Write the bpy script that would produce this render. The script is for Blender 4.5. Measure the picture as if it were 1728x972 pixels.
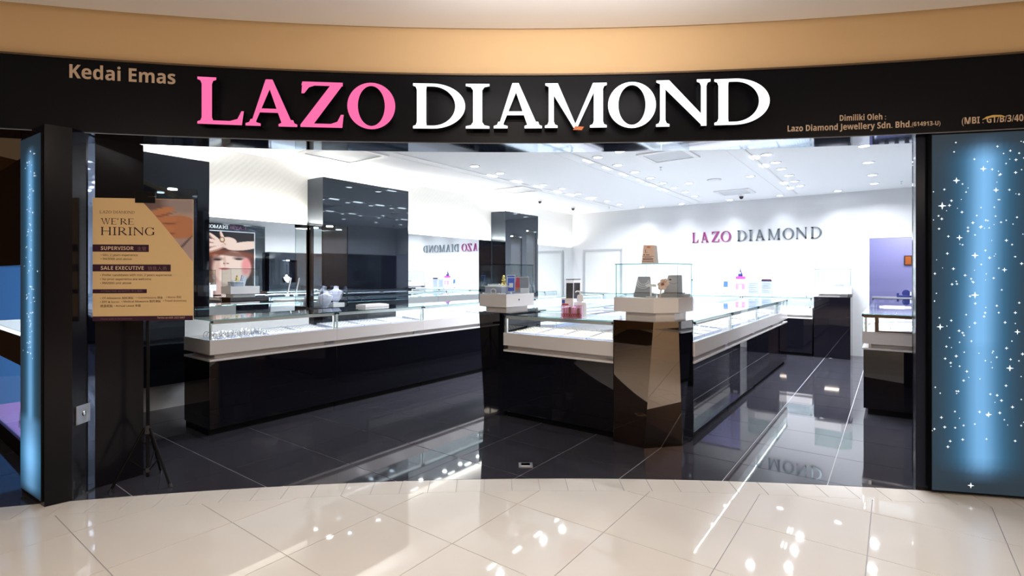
import bpy, bmesh, math, random
from math import sin, cos, tan, atan2, radians, pi, sqrt, hypot
from mathutils import Vector, Matrix
random.seed(7)
for o in list(bpy.data.objects):
    bpy.data.objects.remove(o)
SC = bpy.context.scene
COL = SC.collection

# ------------------------------------------------------------------ camera, world, main lights, exposure
H, F, YH, YAW = 1.5, 864.0, 463.8, radians(36.7)
CY, SY = cos(YAW), sin(YAW)
cam_data = bpy.data.cameras.new('camera')
cam = bpy.data.objects.new('camera', cam_data); COL.objects.link(cam)
cam_data.sensor_width = 36; cam_data.lens = 18.0; cam_data.shift_y = -(486 - YH) / 1728
cam_data.clip_start = 0.05
cam.location = (0, 0, H); cam.rotation_euler = (pi / 2, 0, YAW)
SC.camera = cam
SC.view_settings.view_transform = 'Standard'; SC.view_settings.look = 'None'
SC.view_settings.gamma = 1; SC.view_settings.exposure = 0.12
try:
    SC.cycles.transparent_max_bounces = 48; SC.cycles.max_bounces = 12; SC.cycles.glossy_bounces = 8
    SC.cycles.sample_clamp_indirect = 6.0
except Exception:
    pass
w = bpy.data.worlds.new('world'); SC.world = w; w.use_nodes = True
w.node_tree.nodes['Background'].inputs[0].default_value = (1.0, 0.62, 0.34, 1)
w.node_tree.nodes['Background'].inputs[1].default_value = 0.05


def W(r, z, Z=0.0):                     # shopfront frame (right, ahead) -> world
    return Vector((r * CY - z * SY, r * SY + z * CY, Z))


def ray(px, py):
    r, u = (px - 864) / F, (YH - py) / F
    return Vector((r * CY - SY, r * SY + CY, u))


def onZ(px, py, Z=0.0):
    d = ray(px, py); return d * ((Z - H) / d.z) + Vector((0, 0, H))


def onX(px, py, X):
    d = ray(px, py); return d * (X / d.x) + Vector((0, 0, H))


def onY(px, py, Y):
    d = ray(px, py); return d * (Y / d.y) + Vector((0, 0, H))


def area(name, loc, sx, sy, power, color=(1, 1, 1), rot=(0, 0, 0), spread=pi, parent=None, shape='RECTANGLE'):
    l = bpy.data.lights.new(name, 'AREA'); l.shape = shape; l.size = sx; l.size_y = sy
    l.energy = power; l.color = color; l.spread = spread
    o = bpy.data.objects.new(name, l); COL.objects.link(o); o.location = loc; o.rotation_euler = rot
    if parent: o.parent = parent
    return o


COOL = (0.92, 0.94, 1.0)
WARM = (1.0, 0.87, 0.73)
# corridor lamps of the mall (warm), behind and above the viewer
for i, (r, z, p) in enumerate(((-3.6, -1.4, 60), (0.0, -0.4, 105), (3.6, -1.4, 60), (-2.2, -4.8, 90), (2.2, -4.8, 90))):
    area('corridor_lamp', W(r, z, 3.22), 0.5, 0.5, p, WARM)
# added fill light, out of view: brightens the middle of the corridor ceiling
area('added_ceiling_fill', W(0.30, 2.7, 3.02), 1.7, 0.10, 14, (1.0, 0.96, 0.96), (pi - .75, 0, YAW))

# ------------------------------------------------------------------ materials
MAT = {}


def pbsdf(name, col, rough=0.5, metal=0.0, spec=0.5, emis=None, es=0.0, coat=0.0, bump=None, noise=None, alpha=None):
    m = bpy.data.materials.new(name); m.use_nodes = True
    nt = m.node_tree; b = nt.nodes['Principled BSDF']
    b.inputs['Base Color'].default_value = (*col, 1)
    b.inputs['Roughness'].default_value = rough; b.inputs['Metallic'].default_value = metal
    b.inputs['Specular IOR Level'].default_value = spec; b.inputs['Coat Weight'].default_value = coat
    if emis:
        b.inputs['Emission Color'].default_value = (*emis, 1); b.inputs['Emission Strength'].default_value = es
    if noise:                            # (scale, amount): small tonal variation
        tc = nt.nodes.new('ShaderNodeTexCoord'); n = nt.nodes.new('ShaderNodeTexNoise')
        n.inputs['Scale'].default_value = noise[0]; n.inputs['Detail'].default_value = 6
        mx = nt.nodes.new('ShaderNodeMix'); mx.data_type = 'RGBA'
        nt.links.new(tc.outputs['Object'], n.inputs['Vector']); nt.links.new(n.outputs['Fac'], mx.inputs[0])
        a = noise[1]
        mx.inputs[6].default_value = (*[max(0, c * (1 - a)) for c in col], 1)
        mx.inputs[7].default_value = (*[min(1, c * (1 + a)) for c in col], 1)
        nt.links.new(mx.outputs[2], b.inputs['Base Color'])
    if bump == 'wave':                   # woven diamond wallpaper relief
        tc = nt.nodes.new('ShaderNodeTexCoord'); mp = nt.nodes.new('ShaderNodeMapping')
        mp.inputs['Rotation'].default_value = (radians(45), 0, 0)
        ck = nt.nodes.new('ShaderNodeTexWave'); ck.inputs['Scale'].default_value = 6.0; ck.inputs['Distortion'].default_value = 1.5
        ck.bands_direction = 'Y'
        bp = nt.nodes.new('ShaderNodeBump'); bp.inputs['Strength'].default_value = 0.06; bp.inputs['Distance'].default_value = 0.01
        nt.links.new(tc.outputs['Object'], mp.inputs['Vector']); nt.links.new(mp.outputs['Vector'], ck.inputs['Vector'])
        nt.links.new(ck.outputs['Fac'], bp.inputs['Height']); nt.links.new(bp.outputs['Normal'], b.inputs['Normal'])
    MAT[name] = m
    return m


def emit(name, col, s):
    m = bpy.data.materials.new(name); m.use_nodes = True; nt = m.node_tree
    nt.nodes.remove(nt.nodes['Principled BSDF']); e = nt.nodes.new('ShaderNodeEmission')
    e.inputs[0].default_value = (*col, 1); e.inputs[1].default_value = s
    nt.links.new(e.outputs[0], nt.nodes['Material Output'].inputs[0]); MAT[name] = m
    return m


def glassy(name, tint, refl=1.0):
    m = bpy.data.materials.new(name); m.use_nodes = True; nt = m.node_tree
    nt.nodes.remove(nt.nodes['Principled BSDF'])
    t = nt.nodes.new('ShaderNodeBsdfTransparent'); t.inputs[0].default_value = (*tint, 1)
    g = nt.nodes.new('ShaderNodeBsdfGlossy'); g.inputs[0].default_value = (refl, refl, refl, 1); g.inputs[1].default_value = 0.0
    fr = nt.nodes.new('ShaderNodeFresnel'); ge = nt.nodes.new('ShaderNodeNewGeometry'); mr = nt.nodes.new('ShaderNodeMapRange')
    mr.inputs[3].default_value = 1.45; mr.inputs[4].default_value = 1 / 1.45      # thin pane: same reflectance on both faces
    nt.links.new(ge.outputs['Backfacing'], mr.inputs[0]); nt.links.new(mr.outputs[0], fr.inputs[0])
    mx = nt.nodes.new('ShaderNodeMixShader')
    nt.links.new(fr.outputs[0], mx.inputs[0]); nt.links.new(t.outputs[0], mx.inputs[1]); nt.links.new(g.outputs[0], mx.inputs[2])
    nt.links.new(mx.outputs[0], nt.nodes['Material Output'].inputs[0]); MAT[name] = m
    return m


def painted(name, rough=0.4, es=0.0):    # flat print: colour comes from the mesh's own colour attribute
    m = bpy.data.materials.new(name); m.use_nodes = True; nt = m.node_tree; b = nt.nodes['Principled BSDF']
    a = nt.nodes.new('ShaderNodeVertexColor'); a.layer_name = 'print'
    b.inputs['Roughness'].default_value = rough
    if not es: nt.links.new(a.outputs[0], b.inputs['Base Color'])
    if es:
        b.inputs['Base Color'].default_value = (.02, .02, .02, 1)
        nt.links.new(a.outputs[0], b.inputs['Emission Color']); b.inputs['Emission Strength'].default_value = es
        b.inputs['Specular IOR Level'].default_value = 0.2
    MAT[name] = m
    return m


def s2l(r, g, b):
    f = lambda c: (c / 255 / 12.92) if c / 255 <= 0.04045 else ((c / 255 + 0.055) / 1.055) ** 2.4
    return (f(r), f(g), f(b))


pbsdf('black_gloss', (0.006, 0.007, 0.011), 0.03, spec=1.0)
MAT['black_gloss'].node_tree.nodes['Principled BSDF'].inputs['Specular Tint'].default_value = (0.72, 0.86, 1.0, 1)
pbsdf('black_glass', (0.004, 0.004, 0.007), 0.015, spec=0.8)
pbsdf('fascia_black', (0.004, 0.004, 0.0065), 0.3, spec=0.12)
pbsdf('black_matte', (0.0035, 0.0035, 0.004), 0.45, spec=0.1)
pbsdf('bronze_mirror', s2l(142, 130, 118), 0.01, metal=1.0)
pbsdf('mirror', (0.90, 0.93, 0.93), 0.0, metal=1.0)
pbsdf('soffit_mirror', (0.36, 0.41, 0.50), 0.04, metal=1.0)
pbsdf('dark_mirror', (0.16, 0.19, 0.26), 0.03, metal=1.0)
pbsdf('navy_satin', (0.010, 0.013, 0.024), 0.2, spec=0.12)
pbsdf('black_satin', (0.006, 0.006, 0.009), 0.16, spec=0.18)
pbsdf('chrome', (0.75, 0.77, 0.8), 0.06, metal=1.0)
pbsdf('brushed_steel', (0.6, 0.6, 0.62), 0.3, metal=1.0)
pbsdf('aluminium', (0.82, 0.83, 0.84), 0.35, metal=0.6)
pbsdf('bronze_frame', (0.16, 0.11, 0.07), 0.3, metal=0.7)
pbsdf('white_lacquer', (0.70, 0.68, 0.68), 0.12, spec=0.5)
pbsdf('white_paint', (0.70, 0.71, 0.73), 0.6, spec=0.2)
pbsdf('wallpaper', (0.85, 0.85, 0.83), 0.45, spec=0.3, bump='wave')
pbsdf('ceiling_paint', (0.93, 0.94, 0.97), 0.7, spec=0.2)
pbsdf('cassette', (0.62, 0.64, 0.67), 0.5)
pbsdf('tan_paint', s2l(224, 190, 144), 0.6, spec=0.2)
pbsdf('brown_paint', s2l(112, 84, 56), 0.6, spec=0.2)
pbsdf('corridor_ceiling_paint', (0.85, 0.82, 0.79), 0.7, spec=0.2)
pbsdf('granite_tile', (0.034, 0.034, 0.044), 0.035, spec=0.7, noise=(14, 0.35))
pbsdf('granite_grout', (0.40, 0.40, 0.44), 0.6)
pbsdf('cream_tile', (0.70, 0.665, 0.62), 0.03, spec=0.5, noise=(3, 0.04))
pbsdf('cream_grout', (0.03, 0.024, 0.02), 0.6)
pbsdf('lavender_paint', (0.42, 0.42, 0.70), 0.6)
pbsdf('shutter', (0.72, 0.74, 0.74), 0.45)
pbsdf('shutter_frame', (0.50, 0.52, 0.55), 0.35, metal=0.4)
pbsdf('grey_tray', (0.42, 0.45, 0.58), 0.6)
pbsdf('white_pad', (0.86, 0.86, 0.88), 0.7)
pbsdf('bust_velvet', (0.62, 0.64, 0.82), 0.8)
pbsdf('grey_suede', (0.45, 0.46, 0.52), 0.8)
pbsdf('silver_jewel', (0.85, 0.85, 0.88), 0.12, metal=1.0)
pbsdf('gold_jewel', (0.9, 0.66, 0.22), 0.18, metal=1.0)
pbsdf('dark_plastic', (0.02, 0.02, 0.025), 0.3)
pbsdf('white_plastic', (0.82, 0.82, 0.84), 0.3)
pbsdf('purple_letter', s2l(170, 75, 140), 0.25, metal=0.5)
pbsdf('steel_letter', (0.34, 0.40, 0.45), 0.2, metal=0.85)
pbsdf('beige_letter', s2l(205, 180, 155), 0.5)
pbsdf('cream_paper', s2l(208, 178, 132), 0.5, spec=0.2)
pbsdf('plum_ink', s2l(52, 24, 44), 0.5, spec=0.2)
pbsdf('ink', s2l(40, 26, 34), 0.5, spec=0.2)
pbsdf('pale_ink', s2l(205, 178, 150), 0.5, spec=0.2)
pbsdf('faded_ink', s2l(120, 90, 95), 0.5, spec=0.2)
pbsdf('blue_card', s2l(50, 90, 210), 0.35)
pbsdf('navy_card', s2l(30, 40, 110), 0.35)
pbsdf('red_card', s2l(200, 50, 70), 0.35)
pbsdf('pink_card', s2l(235, 120, 190), 0.4)
pbsdf('pink_pale', s2l(245, 205, 230), 0.4)
pbsdf('mauve', s2l(222, 190, 212), 0.4)
pbsdf('magenta', s2l(190, 60, 150), 0.4)
pbsdf('orange_card', s2l(205, 110, 45), 0.4)
pbsdf('brown_red', s2l(150, 60, 60), 0.4)
pbsdf('paper', (0.85, 0.86, 0.9), 0.6)
pbsdf('pale_blue_paper', (0.42, 0.47, 0.62), 0.6)
pbsdf('skin_prop', s2l(235, 205, 190), 0.5)
pbsdf('mid_grey', (0.3, 0.31, 0.34), 0.5)
emit('letter_pink', s2l(255, 112, 168), 1.0)
emit('letter_white', (1.0, 1.0, 1.0), 1.6)
emit('lamp_lens', (0.95, 0.98, 1.0), 14.0)
emit('light_bar', (0.97, 0.99, 1.0), 2.6)
emit('cove_tube', (1.0, 0.97, 0.88), 5.0)
emit('star_white', (0.9, 0.97, 1.0), 1.6)
emit('display_blue', s2l(60, 120, 190), 1.5)  # window display's lighting is put into self-glowing decks and panels
emit('display_white', (0.75, 0.85, 1.0), 2.2)
emit('display_violet', s2l(160, 140, 225), 1.6)
glassy('clear_glass', (0.96, 0.983, 0.978))
glassy('acrylic', (0.93, 0.95, 0.98))
glassy('glass_edge', (0.30, 0.52, 0.50), 0.6)
glassy('pink_acrylic', (0.96, 0.88, 0.93))
painted('lightbox_print', 0.3, 0.92)
painted('photo_print', 0.4)

# ------------------------------------------------------------------ mesh helpers


class MB:
    def __init__(s):
        s.v = []; s.f = []; s.m = []

    def add(s, vs, fs, mi=0):
        b = len(s.v); s.v += [tuple(v) for v in vs]; s.f += [tuple(b + i for i in f) for f in fs]
        s.m += [mi] * len(fs); return s

    def box(s, x0, x1, y0, y1, z0, z1, mi=0):
        v = [(x, y, z) for z in (z0, z1) for y in (y0, y1) for x in (x0, x1)]
        return s.add(v, [(0, 2, 3, 1), (4, 5, 7, 6), (0, 1, 5, 4), (2, 6, 7, 3), (0, 4, 6, 2), (1, 3, 7, 5)], mi)

    def slab(s, x0, x1, y0, y1, z0, z1, thin, mi=0, me=1):   # a pane: edges take material me
        v = [(x, y, z) for z in (z0, z1) for y in (y0, y1) for x in (x0, x1)]
        fs = [(0, 2, 3, 1), (4, 5, 7, 6), (0, 1, 5, 4), (2, 6, 7, 3), (0, 4, 6, 2), (1, 3, 7, 5)]
        ax = [2, 2, 1, 1, 0, 0]
        b = len(s.v); s.v += v; s.f += [tuple(b + i for i in f) for f in fs]
        s.m += [mi if a == thin else me for a in ax]
        return s

    def prism(s, poly, z0, z1, mi=0, top=None):
        top = top or poly; n = len(poly)
        v = [(p[0], p[1], z0) for p in poly] + [(p[0], p[1], z1) for p in top]
        a = sum(poly[i][0] * poly[(i + 1) % n][1] - poly[(i + 1) % n][0] * poly[i][1] for i in range(n))
        fs = [tuple(range(n))[::-1], tuple(range(n, 2 * n))] + [(i, (i + 1) % n, n + (i + 1) % n, n + i) for i in range(n)]
        if a < 0: fs = [f[::-1] for f in fs]
        return s.add(v, fs, mi)

    def tube(s, pts, r, n=8, mi=0, cap=True):
        pts = [Vector(p) for p in pts]; b = len(s.v); N = len(pts)
        for i, p in enumerate(pts):
            d = (pts[min(i + 1, N - 1)] - pts[max(i - 1, 0)]).normalized()
            q = d.to_track_quat('Z', 'Y'); rr = r[i] if isinstance(r, (list, tuple)) else r
            for k in range(n):
                a = 2 * pi * k / n
                s.v.append(tuple(p + q @ Vector((rr * cos(a), rr * sin(a), 0))))
        for i in range(N - 1):
            for k in range(n):
                k2 = (k + 1) % n
                s.f.append((b + i * n + k, b + i * n + k2, b + (i + 1) * n + k2, b + (i + 1) * n + k)); s.m.append(mi)
        if cap:
            s.f.append(tuple(b + k for k in range(n))[::-1]); s.m.append(mi)
            s.f.append(tuple(b + (N - 1) * n + k for k in range(n))); s.m.append(mi)
        return s

    def lathe(s, prof, n=20, c=(0, 0, 0), mi=0, sx=1.0, sy=1.0):
        b = len(s.v); N = len(prof)
        for (r, z) in prof:
            for k in range(n):
                a = 2 * pi * k / n; s.v.append((c[0] + sx * r * cos(a), c[1] + sy * r * sin(a), c[2] + z))
        for i in range(N - 1):
            for k in range(n):
                k2 = (k + 1) % n
                s.f.append((b + i * n + k, b + i * n + k2, b + (i + 1) * n + k2, b + (i + 1) * n + k)); s.m.append(mi)
        s.f.append(tuple(b + k for k in range(n))[::-1]); s.m.append(mi)
        s.f.append(tuple(b + (N - 1) * n + k for k in range(n))); s.m.append(mi)
        return s

    def xf(s, M, start=0):
        for i in range(start, len(s.v)): s.v[i] = tuple(M @ Vector(s.v[i]))
        return s

    def build(s, name, mats, parent=None, bevel=0.0, smooth=False, seg=2):
        me = bpy.data.meshes.new(name); me.from_pydata(s.v, [], s.f)
        if isinstance(mats, str): mats = [mats]
        for m in mats: me.materials.append(MAT[m])
        if len(mats) > 1: me.polygons.foreach_set('material_index', s.m)
        me.update()
        if bevel:
            bm = bmesh.new(); bm.from_mesh(me); bmesh.ops.remove_doubles(bm, verts=bm.verts, dist=1e-5)
            bmesh.ops.bevel(bm, geom=[e for e in bm.edges if len(e.link_faces) == 2 and e.calc_face_angle(0) > 0.6],
                            offset=bevel, segments=seg, affect='EDGES', profile=0.6)
            bm.to_mesh(me); bm.free()
        if smooth:
            for p in me.polygons: p.use_smooth = True
            try:
                me.set_sharp_from_angle(angle=radians(40))
            except Exception:
                pass
        return link(name, me, parent)


def link(name, me, parent=None):
    o = bpy.data.objects.new(name, me); COL.objects.link(o)
    if parent: o.parent = parent
    return o


def tag(o, label=None, cat=None, group=None, kind=None):
    if label: o['label'] = label
    if cat: o['category'] = cat
    if group: o['group'] = group
    if kind: o['kind'] = kind
    return o


def thing(name, label, cat, loc=(0, 0, 0), rotz=0.0, group=None, kind=None):
    o = bpy.data.objects.new(name, None); COL.objects.link(o)
    o.location = loc; o.rotation_euler = (0, 0, rotz); o.empty_display_size = 0.1
    return tag(o, label, cat, group, kind)


def kids(o):
    return [c for c in bpy.data.objects if c.parent == o]


def dup(root, loc, rotz=None, label=None, group=None, children=None):
    r = root.copy(); COL.objects.link(r); r.location = loc
    if rotz is not None: r.rotation_euler = (0, 0, rotz)
    if label: r['label'] = label
    if group: r['group'] = group
    for ch in (children if children is not None else kids(root)):
        c = ch.copy(); COL.objects.link(c); c.parent = r
    return r


def sans(body, heavy):                    # the font's own sans-serif letter ranges
    U, Lo, Dg = (0x1D5D4, 0x1D5EE, 0x1D7EC) if heavy else (0x1D5A0, 0x1D5BA, 0x1D7E2)
    f = lambda c: chr(U + ord(c) - 65) if 'A' <= c <= 'Z' else chr(Lo + ord(c) - 97) if 'a' <= c <= 'z' else chr(Dg + ord(c) - 48) if '0' <= c <= '9' else c
    return ''.join(f(c) for c in body)


def text_mesh(body, size=1.0, bold=0.0, extrude=0.0, align='LEFT', heavy=True):
    body = sans(body, heavy)
    cu = bpy.data.curves.new('lettering', 'FONT'); cu.body = body; cu.size = size; cu.offset = bold; cu.extrude = extrude
    cu.align_x = align; cu.resolution_u = 3
    o = bpy.data.objects.new('lettering', cu); COL.objects.link(o)
    dg = bpy.context.evaluated_depsgraph_get(); dg.update()
    me = bpy.data.meshes.new_from_object(o.evaluated_get(dg))
    bpy.data.objects.remove(o); bpy.data.curves.remove(cu)
    return me


def text_to(mb, body, x, z, width=None, height=None, size=0.1, y=0.0, bold=0.0, mi=0, heavy=False):
    """flat lettering in the local xz plane facing -y, lower left at (x, z); width/height fit the ink box"""
    me = text_mesh(body, 1.0, bold, heavy=heavy)
    vs = [v.co.copy() for v in me.vertices]
    if not vs: return
    x0, x1 = min(v.x for v in vs), max(v.x for v in vs); y0, y1 = min(v.y for v in vs), max(v.y for v in vs)
    kx = width / (x1 - x0) if width else size
    kz = height / (y1 - y0) if height else (kx if width else size)
    out = []
    for v in vs:
        xx = (v.x - x0) * kx
        if not width: xx = v.x * kx
        out.append((x + xx, y, z + (v.y - y0 if height else v.y) * kz))
    mb.add(out, [tuple(p.vertices) for p in me.polygons], mi)
    bpy.data.meshes.remove(me)


# ------------------------------------------------------------------ serif capitals drawn as outlines


def glyph(ch, Wd, T=0.22, t=0.09, h=0.075, s=0.10):
    P = []                                # list of polygons (counter-clockwise)

    def foot(x0, x1, y=0.0, sl=s, sr=s, up=1):
        q = [(x0 - sl, 0), (x1 + sr, 0), (x1 + sr, h * .8), (x1 + .3 * sr, h * 1.15), (x1, h * 2.2), (x0, h * 2.2), (x0 - .3 * sl, h * 1.15), (x0 - sl, h * .8)]
        q = [(a, y + up * b) for a, b in q]
        P.append(q if up > 0 else q[::-1])

    def stem(x0, x1, bot=True, top=True, **k):
        P.append([(x0, 0), (x1, 0), (x1, 1), (x0, 1)])
        if bot: foot(x0, x1, 0, **k)
        if top: foot(x0, x1, 1, up=-1, **k)

    def ring(cx, cy, ro, qo, ri, qi, a0, a1, n=28, icx=None):
        icx = cx if icx is None else icx
        for k in range(n):
            a, b = radians(a0 + (a1 - a0) * k / n), radians(a0 + (a1 - a0) * (k + 1) / n)
            P.append([(icx + ri * cos(a), cy + qi * sin(a)), (cx + ro * cos(a), cy + qo * sin(a)), (cx + ro * cos(b), cy + qo * sin(b)), (icx + ri * cos(b), cy + qi * sin(b))])
    if ch == 'L':
        stem(s, s + T, sr=s)
        P.append([(s + T, 0), (Wd - .04, 0), (Wd, .30), (Wd - .05, .30), (Wd - .13, h * 2), (Wd - .28, h * 1.25), (s + T, h * 1.25)])
    elif ch == 'I':
        m = Wd / 2; ss = (Wd - T) / 2; stem(m - T / 2, m + T / 2, sl=ss, sr=ss)
    elif ch == 'A':
        ax = .46 * Wd; f0, f1 = .13, Wd - s * .9
        P.append([(ax - .05, 1), (f1 - T * 1.1, h * .5), (f1, h * .5), (ax + .08, 1)])
        P.append([(ax - .06, 1), (f0, h * .5), (f0 + t, h * .5), (ax + .05, .86)])
        P.append([(f0 + t + .06 * Wd, .29), (f1 - T * 1.05, .29), (f1 - T * 1.1 - .02, .29 + t), (f0 + t + .10 * Wd, .29 + t)])
        foot(f0, f0 + t, sl=s * 1.2, sr=s * 1.4); foot(f1 - T * 1.1, f1, sl=s * .9, sr=s)
    elif ch == 'Z':
        P.append([(T * .1, 1 - h * 1.25), (Wd - .02, 1 - h * 1.25), (Wd - .02, 1), (.04, 1)])
        P.append([(.04, 1), (.02, .74), (.08, .74), (.18, 1 - h * 1.9), (.30, 1 - h * 1.25), (.3, 1)])
        P.append([(0, h * .8), (0, 0), (T * 1.4, h * 1.2), (Wd - .02, 1 - h * .8), (Wd - .02, 1), (Wd - T * 1.45, 1 - h * 1.2)])
        P.append([(0, 0), (Wd - .03, 0), (Wd, .29), (Wd - .06, .29), (Wd - .14, h * 2), (Wd - .28, h * 1.25), (T * .4, h * 1.25)])
    elif ch == 'D':
        x0 = s; P.append([(x0, 0), (x0 + T, 0), (x0 + T, 1), (x0, 1)]); foot(x0, x0 + T, 0, sr=.02); foot(x0, x0 + T, 1, sr=.02, up=-1)
        cx = x0 + T + .12 * Wd
        P.append([(x0 + T, 0), (cx, 0), (cx, h), (x0 + T, h)]); P.append([(x0 + T, 1 - h), (cx, 1 - h), (cx, 1), (x0 + T, 1)])
        ring(cx, .5, Wd - cx, .5, Wd - cx - T * 1.08, .5 - h, -90, 90)
    elif ch == 'O':
        ring(Wd / 2, .5, Wd / 2, .515, Wd / 2 - T * 1.12, .515 - h * 1.1, 0, 360, 44)
    elif ch == 'M':
        a, b, tt = s, Wd - s, t * 1.35
        stem(a, a + tt, top=False); P.append([(b - T, 0), (b, 0), (b, 1), (b - T, 1)]); foot(b - T, b); foot(b - T, b, 1, sl=.0, up=-1)
        m = .49 * Wd
        P.append([(a - s * .9, 1 - h * .7), (a, 1 - h * 1.3), (m - t * .4, 0), (m + t * .5, 0), (a + T * 1.0, 1), (a - s * .9, 1)])
        P.append([(m - t * .2, .04), (m + t * .55, .0), (b - T * .5, 1), (b - T - t * .2, 1)])
    elif ch == 'N':
        a, b, tt = s, Wd - s, t * 1.35
        stem(a, a + tt, top=False); P.append([(b - tt, 0), (b, 0), (b, 1), (b - tt, 1)]); foot(b - tt, b, 1, up=-1)
        P.append([(a - s * .9, 1 - h * .7), (a, 1 - h * 1.2), (b - t, 0), (b, 0), (b, .14), (a + T * .95, 1), (a - s * .9, 1)])
    elif ch == 'H':
        stem(s, s + T); stem(Wd - s - T, Wd - s); P.append([(s + T, .48), (Wd - s - T, .48), (Wd - s - T, .48 + t), (s + T, .48 + t)])
    elif ch == 'E':
        stem(s, s + T, sr=.02); x1 = s + T
        for y0, xe in ((0, Wd), (.48, Wd * .82), (1 - h, Wd * .95)): P.append([(x1, y0), (xe, y0), (xe, y0 + h), (x1, y0 + h)])
        P.append([(Wd - .05, 0), (Wd, 0), (Wd, .24)]); P.append([(Wd * .95 - .05, 1), (Wd * .95, .77), (Wd * .95, 1)])
    elif ch == 'R':
        stem(s, s + T, top=True, sr=.04); x1 = s + T; cx = x1 + .1 * Wd
        P.append([(x1, .46), (cx, .46), (cx, .46 + h), (x1, .46 + h)]); P.append([(x1, 1 - h), (cx, 1 - h), (cx, 1), (x1, 1)])
        ring(cx, .73, Wd * .80 - cx, .27, Wd * .80 - cx - T, .27 - h, -90, 90, 18)
        P.append([(cx, .47), (Wd - T * 1.1, 0), (Wd + .04, 0), (Wd + .04, h * .6), (cx + T, .50)])
    elif ch == 'G':
        ring(Wd * .52, .5, Wd * .52, .515, Wd * .52 - T * 1.1, .515 - h, 42, 322, 30)
        P.append([(Wd - T - .02, .06), (Wd - .02, .1), (Wd - .02, .42), (Wd - T - .02, .42)]); foot(Wd - T - .02, Wd - .02, .44, up=-1, sl=s * .8, sr=s * .6)
        P.append([(Wd * .86, .98), (Wd * .80, .82), (Wd * .92, .68), (Wd * .95, .68), (Wd * .94, .98)])
    elif ch == 'W':
        a, b, c, d = .10, .36 * Wd, .64 * Wd, Wd - .10
        for (u, v, th) in ((a, b, T), (c - .14 * Wd, c + .08 * Wd, T)):
            P.append([(v - .02, 0), (v + .04, 0), (u + th, 1), (u, 1)])
        P.append([(b - .02, 0), (b + .03, 0), (.5 * Wd + t * .6, .86), (.5 * Wd - t * .3, .9)])
        P.append([(c + .06 * Wd, 0), (c + .10 * Wd, 0), (d, 1), (d - t, 1)])
        foot(a, a + T, 1, up=-1); foot(d - t, d, 1, up=-1); foot(c - .14 * Wd, c - .14 * Wd + T, 1, up=-1)
    elif ch == "'":
        P.append([(0, .72), (.05, .72), (.12, .95), (.12, 1), (0, 1)])
    return P


def add_glyph(mb, P, fmap, depth0, depth1, mi=0, ms=None):
    """extrude glyph polygons; fmap(x, y, depth) -> point"""
    ms = mi if ms is None else ms
    for p in P:
        n = len(p); b = len(mb.v)
        mb.v += [tuple(fmap(x, y, depth1)) for x, y in p] + [tuple(fmap(x, y, depth0)) for x, y in p]
        mb.f.append(tuple(b + i for i in range(n))); mb.m.append(mi)
        for i in range(n):
            j = (i + 1) % n
            mb.f.append((b + j, b + i, b + n + i, b + n + j)); mb.m.append(ms)


WID = dict(L=.95, A=1.15, Z=.93, O=1.08, D=1.12, I=.46, M=1.36, N=1.18, H=1.2, E=.9, R=1.02, G=1.08, W=1.55)
WID["'"] = .3
WID[' '] = .45


def word_to(mb, word, x, z, height, width, y=0.0, T=.14, t=.05, gap=.14, mi=0, depth=0.0):
    tot = sum(WID[c] for c in word) + gap * (len(word) - 1); k = width / tot; cx = x
    for c in word:
        if c != ' ':
            P = glyph(c, WID[c], T, t, .05, .09)
            f = lambda a, b, d, cx=cx: (cx + a * k, y - d, z + b * height)
            if depth: add_glyph(mb, P, f, 0, depth, mi)
            else:
                for p in P: mb.add([f(a, b, 0) for a, b in p], [tuple(range(len(p)))], mi)
        cx += (WID[c] + gap) * k


# ------------------------------------------------------------------ shopfront arcs
RF = 15.19; CF = (0.0, 3.765 - RF)       # fascia face
RB = 14.80; CB = (0.39, 3.77 - RB)       # floor border


def arcF(th, off=0.0, Z=0.0):
    R = RF - off; return W(CF[0] + R * sin(th), CF[1] + R * cos(th), Z)


def arcB(th, off=0.0, Z=0.0):
    R = RB - off; return W(CB[0] + R * sin(th), CB[1] + R * cos(th), Z)


def thF(px, off=0.0):                     # bearing px -> angle on the fascia
    k = (px - 864) / F; R = RF - off
    a = 1 + k * k; b = -2 * CF[1]; c = CF[1] ** 2 - R * R
    z = (-b + sqrt(b * b - 4 * a * c)) / (2 * a); return atan2(k * z - CF[0], z - CF[1]), z


def arc_box(mb, fn, t0, t1, o0, o1, z0, z1, n=40, mi=0):
    b = len(mb.v)
    for i in range(n + 1):
        t = t0 + (t1 - t0) * i / n
        for (o, z) in ((o0, z0), (o1, z0), (o1, z1), (o0, z1)): mb.v.append(tuple(fn(t, o, z)))
    for i in range(n):
        a = b + i * 4; c = a + 4
        for k in range(4):
            k2 = (k + 1) % 4; mb.f.append((a + k, a + k2, c + k2, c + k)); mb.m.append(mi)
    mb.f.append((b, b + 3, b + 2, b + 1)); mb.m.append(mi)
    e = b + n * 4; mb.f.append((e, e + 1, e + 2, e + 3)); mb.m.append(mi)
    return mb


CBW = W(*CB)


def clip_half(poly, p0, nrm):             # keep side where (p-p0).nrm >= 0
    out = []
    for i in range(len(poly)):
        a, b = Vector(poly[i]), Vector(poly[(i + 1) % len(poly)])
        da, db = (a - p0).dot(nrm), (b - p0).dot(nrm)
        if da >= 0: out.append(a)
        if da * db < 0: out.append(a + (b - a) * (da / (da - db)))
    return out


def clip_arc(poly, R, outside):
    c = sum((Vector(p) for p in poly), Vector((0, 0))) / len(poly)
    C2 = Vector((CBW.x, CBW.y)); d = (c - C2).normalized()
    return clip_half(poly, C2 + d * R, d if outside else -d)


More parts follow.
